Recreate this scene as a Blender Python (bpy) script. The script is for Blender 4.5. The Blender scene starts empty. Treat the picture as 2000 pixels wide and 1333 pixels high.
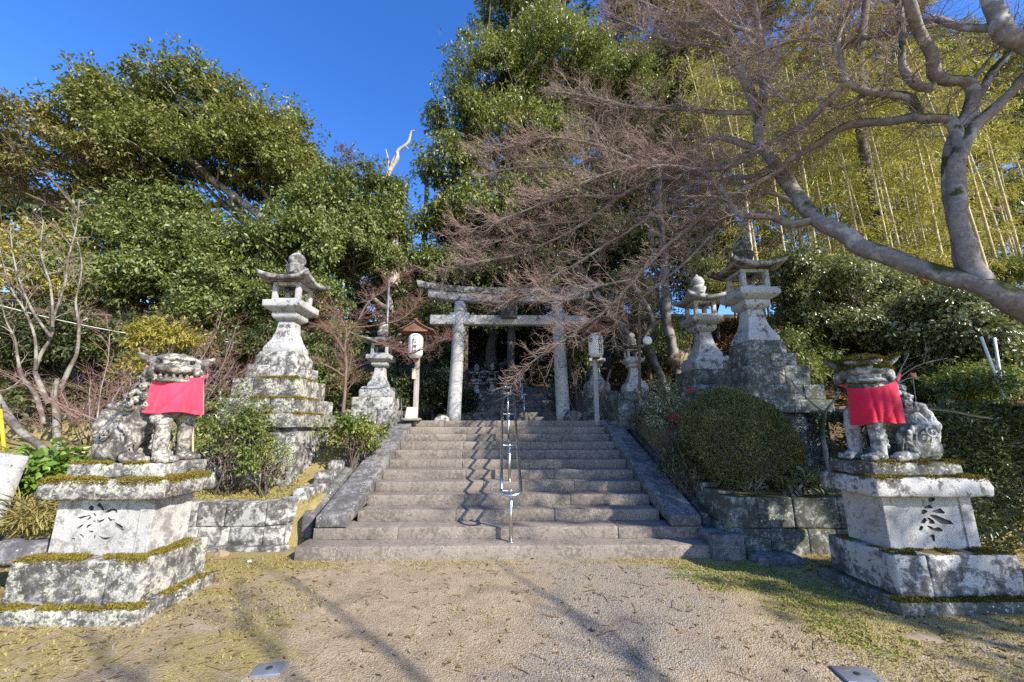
import bpy, bmesh, math, random
import numpy as np
from mathutils import Vector, Matrix, noise, Quaternion
R = math.radians
sc = bpy.context.scene
COL = sc.collection
PI = math.pi

# ------------------------------------------------------------------ camera geometry (used to read real positions off the photo)
F, PITCH, YAW, EYE = 770.0, R(12), .02, 1.71
_cp, _sp, _cy, _sy = math.cos(PITCH), math.sin(PITCH), math.cos(YAW), math.sin(YAW)

def ray(px, py):
    u = (px-1000)/F; v = (666.5-py)/F
    yr = _cp-_sp*v; z = _sp+_cp*v
    return (_cy*u+_sy*yr, -_sy*u+_cy*yr, z)

def at(px, py, Y):
    d = ray(px, py); t = Y/d[1]
    return Vector((d[0]*t, Y, EYE+d[2]*t))

def pxm(p):                       # metres covered by one photo pixel at point p
    x, y, z = p[0], p[1], p[2]-EYE
    return (_cp*(_sy*x+_cy*y)+_sp*z)/F

# ------------------------------------------------------------------ object helpers
def mesh_obj(name, me, mat=None, parent=None, smooth=True):
    o = bpy.data.objects.new(name, me); COL.objects.link(o)
    if mat is not None:
        for m in (mat if isinstance(mat, (list, tuple)) else [mat]):
            me.materials.append(m)
    if parent is not None:
        me.transform(Matrix.Translation(-parent.location)); o.parent = parent
    if smooth and len(me.polygons):
        me.polygons.foreach_set('use_smooth', np.ones(len(me.polygons), dtype=bool))
    return o

def tag(o, label, cat, group=None, kind=None):
    if label: o['label'] = label
    if cat: o['category'] = cat
    if group: o['group'] = group
    if kind: o['kind'] = kind
    return o

def thing(name, label, cat, loc, group=None):
    o = bpy.data.objects.new(name, None); COL.objects.link(o)
    o.location = loc; o.empty_display_size = .2
    return tag(o, label, cat, group)

def dup(root, loc, rotz=0, scale=1, label=None, group=None):
    r = root.copy(); COL.objects.link(r); r.location = loc
    r.rotation_euler = (0, 0, rotz); r.scale = (scale,)*3
    if label: r['label'] = label
    if group: r['group'] = group
    for ch in list(root.children):
        c = ch.copy(); COL.objects.link(c); c.parent = r
        for g in list(ch.children):
            d = g.copy(); COL.objects.link(d); d.parent = c
    return r

def np_mesh(name, verts, faces):
    """faces: (M,k) int array"""
    verts = np.asarray(verts, dtype=np.float32).reshape(-1, 3)
    faces = np.asarray(faces, dtype=np.int32)
    me = bpy.data.meshes.new(name)
    me.vertices.add(len(verts)); me.vertices.foreach_set('co', verts.ravel())
    m, k = faces.shape
    me.loops.add(m*k); me.loops.foreach_set('vertex_index', faces.ravel())
    me.polygons.add(m); me.polygons.foreach_set('loop_start', np.arange(0, m*k, k, dtype=np.int32))
    me.update(calc_edges=True)
    return me

class MB:
    def __init__(s): s.v = []; s.f = []
    def add(s, vs, fs):
        n = len(s.v); s.v += [Vector(p) for p in vs]; s.f += [tuple(i+n for i in f) for f in fs]; return s
    def box(s, x0, x1, y0, y1, z0, z1, M=None):
        vs = [(x0,y0,z0),(x1,y0,z0),(x1,y1,z0),(x0,y1,z0),(x0,y0,z1),(x1,y0,z1),(x1,y1,z1),(x0,y1,z1)]
        if M is not None: vs = [M @ Vector(p) for p in vs]
        return s.add(vs, [(0,3,2,1),(4,5,6,7),(0,1,5,4),(1,2,6,5),(2,3,7,6),(3,0,4,7)])
    def loft(s, rings, cap=True):
        n = len(rings[0]); vs = [p for r in rings for p in r]; fs = []
        for i in range(len(rings)-1):
            for j in range(n):
                k = (j+1) % n
                fs.append((i*n+j, i*n+k, (i+1)*n+k, (i+1)*n+j))
        if cap:
            fs.append(tuple(reversed(range(n)))); fs.append(tuple(range((len(rings)-1)*n, len(rings)*n)))
        return s.add(vs, fs)
    def prism(s, cx, cy, prof, n=4, rot=None):
        """prof: list of (z, half width); n-sided rings, flats facing -y"""
        a0 = PI/n - PI/2 if rot is None else rot
        k = 1/math.cos(PI/n)
        return s.loft([[(cx+w*k*math.cos(a0+2*PI*j/n), cy+w*k*math.sin(a0+2*PI*j/n), z) for j in range(n)] for z, w in prof])
    def lathe(s, cx, cy, prof, n=20):
        return s.loft([[(cx+r*math.cos(2*PI*j/n), cy+r*math.sin(2*PI*j/n), z) for j in range(n)] for z, r in prof])
    def tube(s, pts, rad, n=8):
        pts = [Vector(p) for p in pts]
        if not hasattr(rad, '__len__'): rad = [rad]*len(pts)
        rings = []; u = None
        for i, p in enumerate(pts):
            t = (pts[min(i+1, len(pts)-1)]-pts[max(i-1, 0)]).normalized()
            if u is None:
                u = t.cross(Vector((0, 0, 1)) if abs(t.z) < .9 else Vector((1, 0, 0))).normalized()
            u = (u-t*u.dot(t)).normalized(); w = t.cross(u)
            rings.append([p+(u*math.cos(2*PI*j/n)+w*math.sin(2*PI*j/n))*rad[i] for j in range(n)])
        return s.loft(rings)
    def ball(s, c, r, M=None, nu=14, nv=9):
        if not hasattr(r, '__len__'): r = (r, r, r)
        c = Vector(c); vs = []; fs = []
        def P(p):
            p = Vector((p[0]*r[0], p[1]*r[1], p[2]*r[2]))
            return c+(M @ p if M is not None else p)
        vs.append(P((0, 0, -1)))
        for i in range(1, nv):
            a = -PI/2+PI*i/nv
            for j in range(nu):
                b = 2*PI*j/nu; vs.append(P((math.cos(a)*math.cos(b), math.cos(a)*math.sin(b), math.sin(a))))
        vs.append(P((0, 0, 1))); e = len(vs)-1
        for j in range(nu):
            k = (j+1) % nu
            fs.append((0, 1+k, 1+j)); fs.append((e, 1+(nv-2)*nu+j, 1+(nv-2)*nu+k))
            for i in range(nv-2):
                fs.append((1+i*nu+j, 1+i*nu+k, 1+(i+1)*nu+k, 1+(i+1)*nu+j))
        return s.add(vs, fs)
    def bm(s):
        b = bmesh.new(); vs = [b.verts.new(p) for p in s.v]
        for f in s.f: b.faces.new([vs[i] for i in f])
        return b
    def mesh(s, name):
        me = bpy.data.meshes.new(name); me.from_pydata([tuple(p) for p in s.v], [], s.f); me.update(); return me
    def build(s, name, mat, parent=None, smooth=False):
        return mesh_obj(name, s.mesh(name), mat, parent, smooth)
    def rough(s, name, mat, parent=None, bev=.012, sub=.09, amp=.006, freq=4., its=4, chip=0.):
        """weathered stone: bevelled, subdivided and gently displaced"""
        b = s.bm()
        bmesh.ops.recalc_face_normals(b, faces=b.faces)
        if bev > 0:
            ed = [e for e in b.edges if len(e.link_faces) == 2 and e.calc_face_angle(0) > .5]
            bmesh.ops.bevel(b, geom=ed, offset=bev, segments=2, profile=.5, affect='EDGES', clamp_overlap=True)
        for _ in range(its):
            ed = [e for e in b.edges if e.calc_length() > sub*1.5]
            if not ed: break
            bmesh.ops.subdivide_edges(b, edges=ed, cuts=1, use_grid_fill=True)
        b.normal_update()
        for v in b.verts:
            n = noise.noise(v.co*freq)+.5*noise.noise(v.co*freq*2.7)
            d = n*amp
            if chip: d -= chip*max(0, noise.noise(v.co*freq*1.3+Vector((7, 3, 1)))-.25)
            v.co += v.normal*d
        me = bpy.data.meshes.new(name); b.to_mesh(me); b.free()
        return mesh_obj(name, me, mat, parent, True)

def tubes_mesh(name, polys, n=3):
    """polys: list of (pts (P,3), rad (P,)) -> one mesh of many tubes, vectorised by point count"""
    groups = {}
    for p, r in polys: groups.setdefault(len(p), []).append((p, r))
    V = []; Fc = []; off = 0
    ang = 2*PI*np.arange(n)/n
    for P, lst in groups.items():
        pts = np.array([a for a, _ in lst], dtype=np.float64); rad = np.array([b for _, b in lst])
        t = np.gradient(pts, axis=1); t /= np.linalg.norm(t, axis=2, keepdims=True)+1e-9
        ref = np.where(np.abs(t[:, :1, 2:3]) < .9, np.array([0, 0, 1.]), np.array([1., 0, 0]))
        u = np.cross(t, np.broadcast_to(ref, t.shape)); u /= np.linalg.norm(u, axis=2, keepdims=True)+1e-9
        w = np.cross(t, u)
        ring = pts[:, :, None, :]+rad[:, :, None, None]*(u[:, :, None, :]*np.cos(ang)[None, None, :, None]+w[:, :, None, :]*np.sin(ang)[None, None, :, None])
        N = len(lst)
        idx = off+np.arange(N*P*n).reshape(N, P, n)
        a = idx[:, :-1, :]; b = np.roll(idx, -1, axis=2)[:, :-1, :]; c = np.roll(idx, -1, axis=2)[:, 1:, :]; d = idx[:, 1:, :]
        V.append(ring.reshape(-1, 3)); Fc.append(np.stack([a, b, c, d], -1).reshape(-1, 4)); off += N*P*n
    return np_mesh(name, np.concatenate(V), np.concatenate(Fc))

def unit(a): return a/(np.linalg.norm(a, axis=-1, keepdims=True)+1e-9)

def leaf_mesh(name, c, d, nrm, L, W, fold=.18):
    """diamond leaves folded on the midrib; c,d,nrm (N,3), L,W (N,)"""
    d = unit(d); s = unit(np.cross(d, nrm)); n = np.cross(s, d)
    L = L[:, None]; W = W[:, None]
    v = np.stack([c, c+d*L*.48+s*W*.5+n*W*fold, c+d*L-n*L*.10, c+d*L*.48-s*W*.5+n*W*fold], 1)
    N = len(c); i = np.arange(N)[:, None]*4
    f = np.concatenate([i+np.array([[0, 1, 2]]), i+np.array([[0, 2, 3]])], 0)
    return np_mesh(name, v, f)

def crown_points(rng, blobs, lobes, per, lr, flat=.62, shell=.45, droop=.35, whorl=6, dens=1.):
    """blobs: [(centre, (rx,ry,rz), weight)] -> leaf centres, tip dirs, normals"""
    wts = np.array([b[2] for b in blobs], float); wts /= wts.sum()
    C = []; D = []; Nn = []
    for (bc, br, _), w in zip(blobs, wts):
        nl = max(1, int(round(lobes*w)))
        dirs = unit(rng.normal(size=(nl, 3))); dirs[:, 2] = np.where(dirs[:, 2] < -.35, -dirs[:, 2]*.6, dirs[:, 2])
        rad = shell+(1-shell)*rng.random((nl, 1))**.7
        lc = np.array(bc)+dirs*rad*np.array(br)
        r = lr*(.55+.9*rng.random(nl))
        for k in range(nl):
            m = max(1, int(per*dens*(.5+rng.random())/whorl))
            g = np.clip(rng.normal(size=(m, 3)), -1.7, 1.7)*r[k]*np.array([1, 1, flat])*.60
            tip = unit(g+dirs[k]*r[k]*.8)*.75+rng.normal(size=(m, 3))*.35          # each twig tip carries a whorl of leaves
            g, tip = np.repeat(g, whorl, 0), np.repeat(unit(tip), whorl, 0); n_ = len(g)
            dd = unit(tip*.55+rng.normal(size=(n_, 3))*.6+np.array([0, 0, -droop]))
            C.append(lc[k]+g+dd*.03+rng.normal(size=(n_, 3))*.02); D.append(dd)
            Nn.append(unit(tip*.5+np.array([0, 0, .75])+rng.normal(size=(n_, 3))*.35))
    return np.concatenate(C), np.concatenate(D), np.concatenate(Nn)

def crown(name, rng, blobs, lobes, per, lr, L, W, mat, parent, **kw):
    c, d, n = crown_points(rng, blobs, lobes, per, lr, **kw)
    k = .55+.9*rng.random(len(c))
    return mesh_obj(name, leaf_mesh(name, c, d, n, L*k, W*k*(.75+.5*rng.random(len(c)))), mat, parent, False)

def wiggle(rng, a, b, n, amp, sag=0.):
    a = np.array(a, float); b = np.array(b, float)
    t = np.linspace(0, 1, n)[:, None]
    p = a+(b-a)*t
    j = rng.normal(size=(n, 3))*amp*np.linalg.norm(b-a); j[0] = 0; j[-1] *= .3
    j = (j+np.roll(j, 1, 0))/2; j[0] = 0
    p += j; p[:, 2] += sag*np.sin(PI*t[:, 0])
    return p

def grow(rng, polys, spec, out, up=.12, flat=.45):
    """spawn side branches on every polyline; spec = [(spacing, length, spread deg, radius, npts, start), ...] per level"""
    if not spec: return
    gap, ln, spread, rad, npt, start = spec[0]
    kids = []
    for p, r in polys:
        seg = np.linalg.norm(np.diff(p, axis=0), axis=1); tot = seg.sum()
        if tot < 1e-4: continue
        cum = np.concatenate([[0], np.cumsum(seg)])
        s = tot*start+gap*rng.random(); side = rng.integers(2)
        while s < tot:
            i = min(np.searchsorted(cum, s)-1, len(seg)-1); i = max(i, 0)
            t = (p[i+1]-p[i])/seg[i]; q = p[i]+t*(s-cum[i])
            side = 1-side
            a = R(spread)*(.6+.8*rng.random())*(1 if side else -1)
            h = np.cross([0, 0, 1.], t); h = h/(np.linalg.norm(h)+1e-6)
            d = t*math.cos(a)+h*math.sin(a)+rng.normal(size=3)*flat*np.array([.5, .5, .8])
            d[2] += up; d /= np.linalg.norm(d)
            l = ln*(.45+.9*rng.random())*(1-.35*s/tot)
            pts = [q]; dd = d.copy(); bend = rng.normal(size=3)*.16
            for k in range(npt-1):
                dd = dd+bend+rng.normal(size=3)*.13+np.array([0, 0, up*.4]); dd /= np.linalg.norm(dd)
                pts.append(pts[-1]+dd*l/(npt-1))
            rr = min(rad*(.7+.6*rng.random()), r[i]*.75)
            kids.append((np.array(pts), np.linspace(rr, max(rr*.35, .0011), npt)))
            s += gap*(.55+.9*rng.random())
    out.append(kids)
    grow(rng, kids, spec[1:], out, up, flat)

# ------------------------------------------------------------------ materials
class NT:
    def __init__(s, name):
        s.m = bpy.data.materials.new(name); s.m.use_nodes = True
        s.t = s.m.node_tree; s.t.nodes.clear()
        s.out = s.n('ShaderNodeOutputMaterial')
    def n(s, typ, **kw):
        nd = s.t.nodes.new(typ)
        for k, v in kw.items():
            if k.startswith('i_'):
                key = k[2:]; key = int(key) if key.isdigit() else key.replace('_', ' ')
                s.put(nd.inputs[key], v)
            else: setattr(nd, k, v)
        return nd
    def put(s, sock, v):
        if isinstance(v, bpy.types.NodeSocket): s.t.links.new(v, sock)
        else: sock.default_value = v
    def pos(s): return s.n('ShaderNodeNewGeometry').outputs['Position']
    def obj(s): return s.n('ShaderNodeTexCoord').outputs['Object']
    def noise(s, vec, scale, detail=5, rough=.6, dist=0):
        return s.n('ShaderNodeTexNoise', i_Vector=vec, i_Scale=scale, i_Detail=detail, i_Roughness=rough, i_Distortion=dist).outputs['Fac']
    def voro(s, vec, scale, feat='F1'):
        return s.n('ShaderNodeTexVoronoi', feature=feat, i_Vector=vec, i_Scale=scale).outputs['Distance']
    def ramp(s, fac, stops):
        r = s.n('ShaderNodeValToRGB'); e = r.color_ramp.elements
        while len(e) < len(stops): e.new(.5)
        for el, (p, c) in zip(e, stops):
            el.position = p
            el.color = (c, c, c, 1) if not hasattr(c, '__len__') else (*c[:3], 1)
        s.put(r.inputs[0], fac); return r.outputs[0]
    def mix(s, fac, a, b, blend='MIX'):
        m = s.n('ShaderNodeMix', data_type='RGBA', blend_type=blend)
        s.put(m.inputs[0], fac)
        for sock, v in ((m.inputs[6], a), (m.inputs[7], b)):
            if isinstance(v, bpy.types.NodeSocket): s.put(sock, v)
            else: sock.default_value = (*v[:3], 1) if hasattr(v, '__len__') else (v, v, v, 1)
        return m.outputs[2]
    def math(s, op, a, b=0., clamp=False):
        m = s.n('ShaderNodeMath', operation=op, use_clamp=clamp); s.put(m.inputs[0], a); s.put(m.inputs[1], b); return m.outputs[0]
    def bump(s, h, strength=.4, dist=.01, normal=None):
        b = s.n('ShaderNodeBump', i_Strength=strength, i_Distance=dist, i_Height=h)
        if normal is not None: s.put(b.inputs['Normal'], normal)
        return b.outputs['Normal']
    def scalev(s, vec, v):
        m = s.n('ShaderNodeVectorMath', operation='MULTIPLY'); s.put(m.inputs[0], vec); m.inputs[1].default_value = v; return m.outputs[0]
    def bsdf(s, color, rough=.8, normal=None, spec=.3, metal=0., **kw):
        b = s.n('ShaderNodeBsdfPrincipled')
        s.put(b.inputs['Base Color'], color if isinstance(color, bpy.types.NodeSocket) else (*color[:3], 1))
        s.put(b.inputs['Roughness'], rough); s.put(b.inputs['Metallic'], metal); s.put(b.inputs['Specular IOR Level'], spec)
        if normal is not None: s.put(b.inputs['Normal'], normal)
        s.t.links.new(b.outputs[0], s.out.inputs[0]); return b

def stone(name, base=(.36, .345, .32), dark=.45, pale=.4, moss=.3, grime=(.055, .05, .048), lich=(.62, .60, .50), mosscol=(.13, .10, .022), fine=1., side_moss=0., crust=(.40, .38, .30)):
    """granite with black algae stains, pale lichen rosettes and moss where it faces up"""
    t = NT(name); p = t.pos()
    big = t.noise(p, 1.7, 4); mid = t.noise(p, 9*fine, 9, .74, .3); sp = t.noise(p, 95, 3, .7)
    col = t.mix(t.ramp(big, [(.35, 0), (.65, 1)]), [c*.82 for c in base], [min(1, c*1.12) for c in base])
    col = t.mix(t.ramp(sp, [(.34, .75), (.5, 0)]), col, [c*.45 for c in base])
    col = t.mix(t.ramp(sp, [(.56, 0), (.72, .55)]), col, (.62, .60, .57))
    l0 = 1-dark
    st = t.math('ADD', t.math('MULTIPLY', mid, .72), t.math('MULTIPLY', t.noise(p, 2.6, 3), .28))
    col = t.mix(t.ramp(st, [(.30+.3*l0, 0), (.325+.3*l0, .6), (.40+.3*l0, .95)]), col, grime)
    n4 = t.math('ADD', t.math('MULTIPLY', t.noise(t.scalev(p, (1, 1, 1.2)), 26*fine, 7, .75, .5), .62), t.math('MULTIPLY', t.noise(p, 5, 4, .6), .38))
    lf = t.ramp(n4, [(.68-.25*pale, 0), (.74-.25*pale, .55), (.82-.25*pale, .9)])
    col = t.mix(lf, col, t.mix(t.noise(p, 24, 3), lich, crust))
    spots = t.voro(p, 19*fine)
    col = t.mix(t.math('MULTIPLY', t.ramp(spots, [(.13, 1), (.2, 0)]), t.ramp(t.noise(p, 3.1, 2), [(.48, 0), (.6, .8)])), col, (.66, .66, .60))
    nz = t.n('ShaderNodeSeparateXYZ'); t.put(nz.inputs[0], t.n('ShaderNodeNewGeometry').outputs['Normal'])
    up = t.math('MULTIPLY', t.math('MAXIMUM', nz.outputs[2], 0.), 1.)
    mn = t.noise(p, 3.4, 6, .65)
    mf = t.math('ADD', t.math('MULTIPLY', up, .38), t.math('ADD', mn, moss-.62+0.))
    if side_moss: mf = t.math('ADD', mf, side_moss)
    mfac = t.ramp(mf, [(.50, 0), (.58, 1)])
    col = t.mix(mfac, col, t.mix(t.noise(p, 40, 4), mosscol, [c*.45 for c in mosscol]))
    h = t.math('ADD', t.math('MULTIPLY', sp, .35), t.math('ADD', t.math('MULTIPLY', mid, .8), t.math('MULTIPLY', lf, .25)))
    h = t.math('ADD', h, t.math('MULTIPLY', mfac, t.noise(p, 130, 4, .8)))
    t.bsdf(col, .92, t.bump(h, .55, .012), .15)
    return t.m

def leafmat(name, cols, rough=.42, trans=.28, spec=.45, clump=.5, big=.35, obj=0.):
    t = NT(name)
    rnd = t.n('ShaderNodeNewGeometry').outputs['Random Per Island']
    p = t.pos()
    cl = t.noise(p, clump, 3, .55)
    f = t.math('ADD', t.math('MULTIPLY', rnd, 1-big), t.math('MULTIPLY', t.ramp(cl, [(.32, 0), (.68, 1)]), big))
    if obj: f = t.math('ADD', t.math('MULTIPLY', f, 1-obj), t.math('MULTIPLY', t.n('ShaderNodeObjectInfo').outputs['Random'], obj))
    n = len(cols)
    col = t.ramp(f, [(i/(n-1)*.9+.05, c) for i, c in enumerate(cols)])
    b = t.bsdf(col, rough, None, spec)
    tr = t.n('ShaderNodeBsdfTranslucent'); t.put(tr.inputs[0], t.mix(.5, col, t.mix(1., col, (1.6, 1.5, .5), 'MULTIPLY')))
    ms = t.n('ShaderNodeMixShader'); ms.inputs[0].default_value = trans
    t.t.links.new(b.outputs[0], ms.inputs[1]); t.t.links.new(tr.outputs[0], ms.inputs[2]); t.t.links.new(ms.outputs[0], t.out.inputs[0])
    return t.m

def bark(name, base, dark, lich=None, moss=None, sc_=(9, 9, 2.2), spots=.3):
    t = NT(name); p = t.pos()
    n1 = t.noise(t.scalev(p, sc_), 2.2, 6, .65, .6); n2 = t.noise(p, 3.2, 4)
    col = t.mix(t.ramp(n1, [(.3, 0), (.7, 1)]), dark, base)
    if lich: col = t.mix(t.ramp(n2, [(.62-spots*.3, 0), (.70-spots*.3, .8)]), col, lich)
    if moss:
        nz = t.n('ShaderNodeSeparateXYZ'); t.put(nz.inputs[0], t.n('ShaderNodeNewGeometry').outputs['Normal'])
        mf = t.math('ADD', t.math('MULTIPLY', nz.outputs[2], .24), t.noise(p, 1.6, 5, .6))
        col = t.mix(t.ramp(mf, [(.57, 0), (.64, 1)]), col, moss)
    t.bsdf(col, .85, t.bump(n1, .6, .02), .2)
    return t.m

def plain(name, col, rough=.6, metal=0., spec=.4, var=.25, scale=6, bumps=.2):
    t = NT(name); p = t.pos(); n = t.noise(p, scale, 5)
    c = t.mix(t.ramp(n, [(.3, 0), (.7, 1)]), [x*(1-var) for x in col], [min(1, x*(1+var)) for x in col])
    t.bsdf(c, rough, t.bump(t.noise(p, scale*8, 4), bumps, .005), spec, metal)
    return t.m

M = {}
M['st_left'] = stone('granite_sunlit_lichen', (.43, .415, .385), .46, .50, .16, lich=(.64, .63, .58), crust=(.50, .49, .45))
M['st_ped'] = stone('granite_lichen_crust', (.38, .365, .33), .50, .70, .14, lich=(.68, .67, .55), crust=(.56, .55, .40), fine=1.)
M['st_die'] = stone('granite_clean_dressed', (.46, .44, .41), .27, .15, .02, grime=(.20, .185, .165), fine=1.)
M['st_pedr'] = stone('granite_pale_mossy', (.44, .43, .41), .36, .45, .30, mosscol=(.20, .13, .02))
M['st_dark'] = stone('granite_black_algae', (.36, .36, .33), .62, .62, .30, grime=(.06, .062, .048), lich=(.50, .50, .46), mosscol=(.10, .095, .022), side_moss=.03)
M['st_lan'] = stone('granite_lantern_grey', (.43, .43, .42), .22, .25, .10)
M['st_lanm'] = stone('granite_roof_mossy', (.36, .36, .34), .45, .35, .42, mosscol=(.12, .115, .03))
M['st_step'] = stone('granite_step', (.25, .21, .17), .33, .12, .02, grime=(.13, .11, .09), lich=(.46, .44, .40), fine=2.2)
M['st_string'] = stone('granite_stringer', (.21, .20, .19), .45, .40, .08, grime=(.085, .08, .08), lich=(.45, .44, .42))
M['st_lanr'] = stone('granite_roof_grey', (.36, .355, .34), .42, .45, .16)
M['st_torii'] = stone('granite_torii', (.42, .415, .40), .18, .30, .05)
M['st_kom'] = stone('granite_statue_lichen', (.37, .34, .295), .50, .62, .20, lich=(.72, .70, .62), crust=(.56, .50, .38), fine=1.3)
M['st_komr'] = stone('granite_statue_dark', (.40, .405, .39), .46, .50, .20, grime=(.07, .075, .065), lich=(.58, .58, .55), mosscol=(.10, .085, .02), fine=1.1)
M['st_far'] = stone('granite_shaded_old', (.44, .44, .41), .40, .25, .4, mosscol=(.08, .08, .025))
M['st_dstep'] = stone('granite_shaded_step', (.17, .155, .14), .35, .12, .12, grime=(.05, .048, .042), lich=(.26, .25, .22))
M['carve_shade'] = plain('carved_recess_shade_dirt', (.10, .09, .085), .95)  # dark tone puts the shade inside cut strokes into the colour, along with dirt
M['moss'] = leafmat('moss_ochre', [(.10, .075, .016), (.17, .125, .024), (.23, .19, .04), (.09, .09, .02)], .9, .1, .05, 3.)
M['moss_g'] = leafmat('moss_dark_green', [(.06, .065, .015), (.11, .095, .02), (.17, .13, .03)], .9, .1, .05, 3.)
M['cloth'] = None
M['steel'] = plain('stainless_steel', (.60, .60, .59), .30, 1., .5, .04, 3, .02)
M['wood_grey'] = bark('weathered_post_wood', (.46, .43, .40), (.24, .22, .20), sc_=(14, 14, 1.2))
M['wood_brown'] = bark('brown_post_wood', (.20, .14, .105), (.10, .07, .055), sc_=(14, 14, 1.2))
M['wood_roof'] = bark('copper_brown_roof', (.26, .13, .085), (.12, .06, .045), sc_=(4, 14, 4))
M['paper'] = plain('white_lantern_paper', (.78, .77, .74), .7, 0, .2, .05, 30)
M['ink'] = plain('black_ink', (.025, .025, .03), .6, 0, .3, .1)
M['redink'] = plain('crimson_ink', (.30, .03, .05), .6, 0, .3, .1)
M['blueink'] = plain('blue_ink', (.10, .14, .36), .6, 0, .3, .1)
M['bronze'] = plain('dark_bronze_plaque', (.055, .058, .055), .55, .3, .4, .3)
M['tin'] = plain('grey_metal_cover', (.25, .27, .30), .45, .5, .4, .2, 10)
M['white_pole'] = plain('white_painted_pole', (.70, .70, .66), .5, 0, .3, .15)
M['yellow'] = plain('yellow_plastic', (.75, .42, .02), .45, 0, .4, .1)
M['black'] = plain('black_plastic', (.03, .03, .03), .6)
M['wire'] = plain('grey_cable', (.55, .55, .52), .6)
M['mbark'] = bark('maple_bark', (.31, .265, .235), (.14, .115, .10), (.44, .41, .36), (.06, .062, .016), (6, 6, 6), .25)
M['mtwig'] = bark('maple_twig', (.42, .295, .245), (.25, .16, .13), sc_=(5, 5, 5))
M['mtwig_r'] = bark('maple_red_twig', (.34, .19, .165), (.20, .105, .09), sc_=(5, 5, 5))
M['pbark'] = bark('pale_bark', (.15, .13, .105), (.065, .055, .045), (.28, .26, .22), None, (6, 6, 3), .5)
M['dbark'] = bark('dark_bark', (.16, .125, .10), (.07, .055, .045), (.30, .28, .24), (.07, .07, .02), (7, 7, 2), .1)
M['dead'] = bark('dead_wood', (.50, .44, .38), (.20, .165, .13), None, None, (8, 8, 3))
M['bam'] = bark('bamboo_culm', (.62, .50, .28), (.34, .27, .13), (.50, .48, .38), None, (2, 2, 1), .3)
M['bamg'] = bark('bamboo_culm_grey', (.56, .52, .46), (.32, .30, .27), None, None, (2, 2, 1))
M['oak'] = leafmat('oak_leaf', [(.072, .10, .025), (.135, .165, .04), (.225, .235, .068), (.36, .35, .13)], .48, .28, .35, .45)
M['oak_b'] = leafmat('brown_tip_leaf', [(.075, .09, .03), (.14, .14, .05), (.24, .20, .08), (.23, .23, .08)], .45, .28, .4, .4)
M['broad'] = leafmat('broadleaf', [(.06, .095, .024), (.12, .16, .04), (.20, .23, .07), (.33, .34, .14)], .42, .25, .42, .5)
M['broad_l'] = leafmat('tall_evergreen_leaf', [(.069, .109, .025), (.132, .172, .040), (.230, .253, .069), (.333, .333, .127)], .36, .25, .5, .3)
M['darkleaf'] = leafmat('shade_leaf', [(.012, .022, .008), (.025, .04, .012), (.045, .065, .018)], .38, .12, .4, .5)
M['camel'] = leafmat('camellia_leaf', [(.085, .11, .045), (.155, .18, .075), (.26, .27, .13), (.42, .42, .25)], .27, .22, .8, .8)
M['ygreen'] = leafmat('yellow_green_leaf', [(.15, .15, .03), (.26, .24, .045), (.38, .33, .07), (.48, .40, .11)], .42, .35, .4, .8)
M['bamleaf'] = leafmat('bamboo_leaf', [(.07, .10, .03), (.16, .19, .045), (.46, .42, .08), (.30, .29, .07), (.11, .14, .045)], .45, .28, .35, .8, .5, .4)
M['azalea'] = leafmat('clipped_azalea_leaf', [(.06, .08, .022), (.11, .125, .034), (.18, .18, .055), (.25, .23, .09)], .5, .2, .35, 2.)
M['shrub'] = leafmat('bright_shrub_leaf', [(.06, .10, .022), (.11, .155, .035), (.19, .225, .05), (.32, .30, .09)], .36, .3, .5, 1.5)
M['ivy'] = leafmat('groundcover_leaf', [(.07, .14, .022), (.13, .22, .035), (.23, .32, .06)], .32, .3, .5, 2.)
M['conifer'] = leafmat('conifer_brown', [(.14, .09, .05), (.23, .14, .07), (.10, .09, .035)], .6, .1, .2, 1.)
M['hedge'] = leafmat('hedge_leaf', [(.025, .042, .013), (.05, .068, .02), (.09, .105, .03), (.15, .16, .055)], .36, .18, .45, 1.2)
M['redleaf'] = leafmat('red_berries', [(.35, .03, .02), (.5, .06, .03), (.28, .02, .015)], .35, .1, .5, 3.)
M['litter'] = leafmat('fallen_leaves', [(.09, .055, .03), (.19, .12, .06), (.30, .21, .11), (.13, .09, .05)], .75, .15, .15, 2.)
M['grass'] = leafmat('dry_moss_grass', [(.20, .17, .05), (.30, .26, .075), (.38, .33, .13), (.17, .19, .035)], .7, .25, .15, 1.2)
M['gmoss'] = leafmat('yellow_green_moss', [(.13, .17, .025), (.22, .26, .04), (.33, .35, .07)], .8, .2, .1, 2.)
M['pebble'] = leafmat('pale_pebble', [(.17, .15, .125), (.28, .25, .215), (.38, .35, .30), (.23, .19, .14)], .85, 0., .2, 2.)

def cloth_mat(name, col):
    t = NT(name); p = t.pos()
    w = t.n('ShaderNodeTexWave', i_Vector=p, i_Scale=160.).outputs['Fac']
    c = t.mix(t.noise(p, 3, 3), [x*.9 for x in col], col)
    b = t.bsdf(c, .75, t.bump(t.math('ADD', w, t.noise(p, 18, 3)), .12, .004), .25)
    b.inputs['Sheen Weight'].default_value = .3
    return t.m
M['cloth'] = cloth_mat('bib_coral_cloth', (.80, .045, .10))
M['cloth_r'] = cloth_mat('bib_crimson_cloth', (.62, .006, .045))

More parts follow.
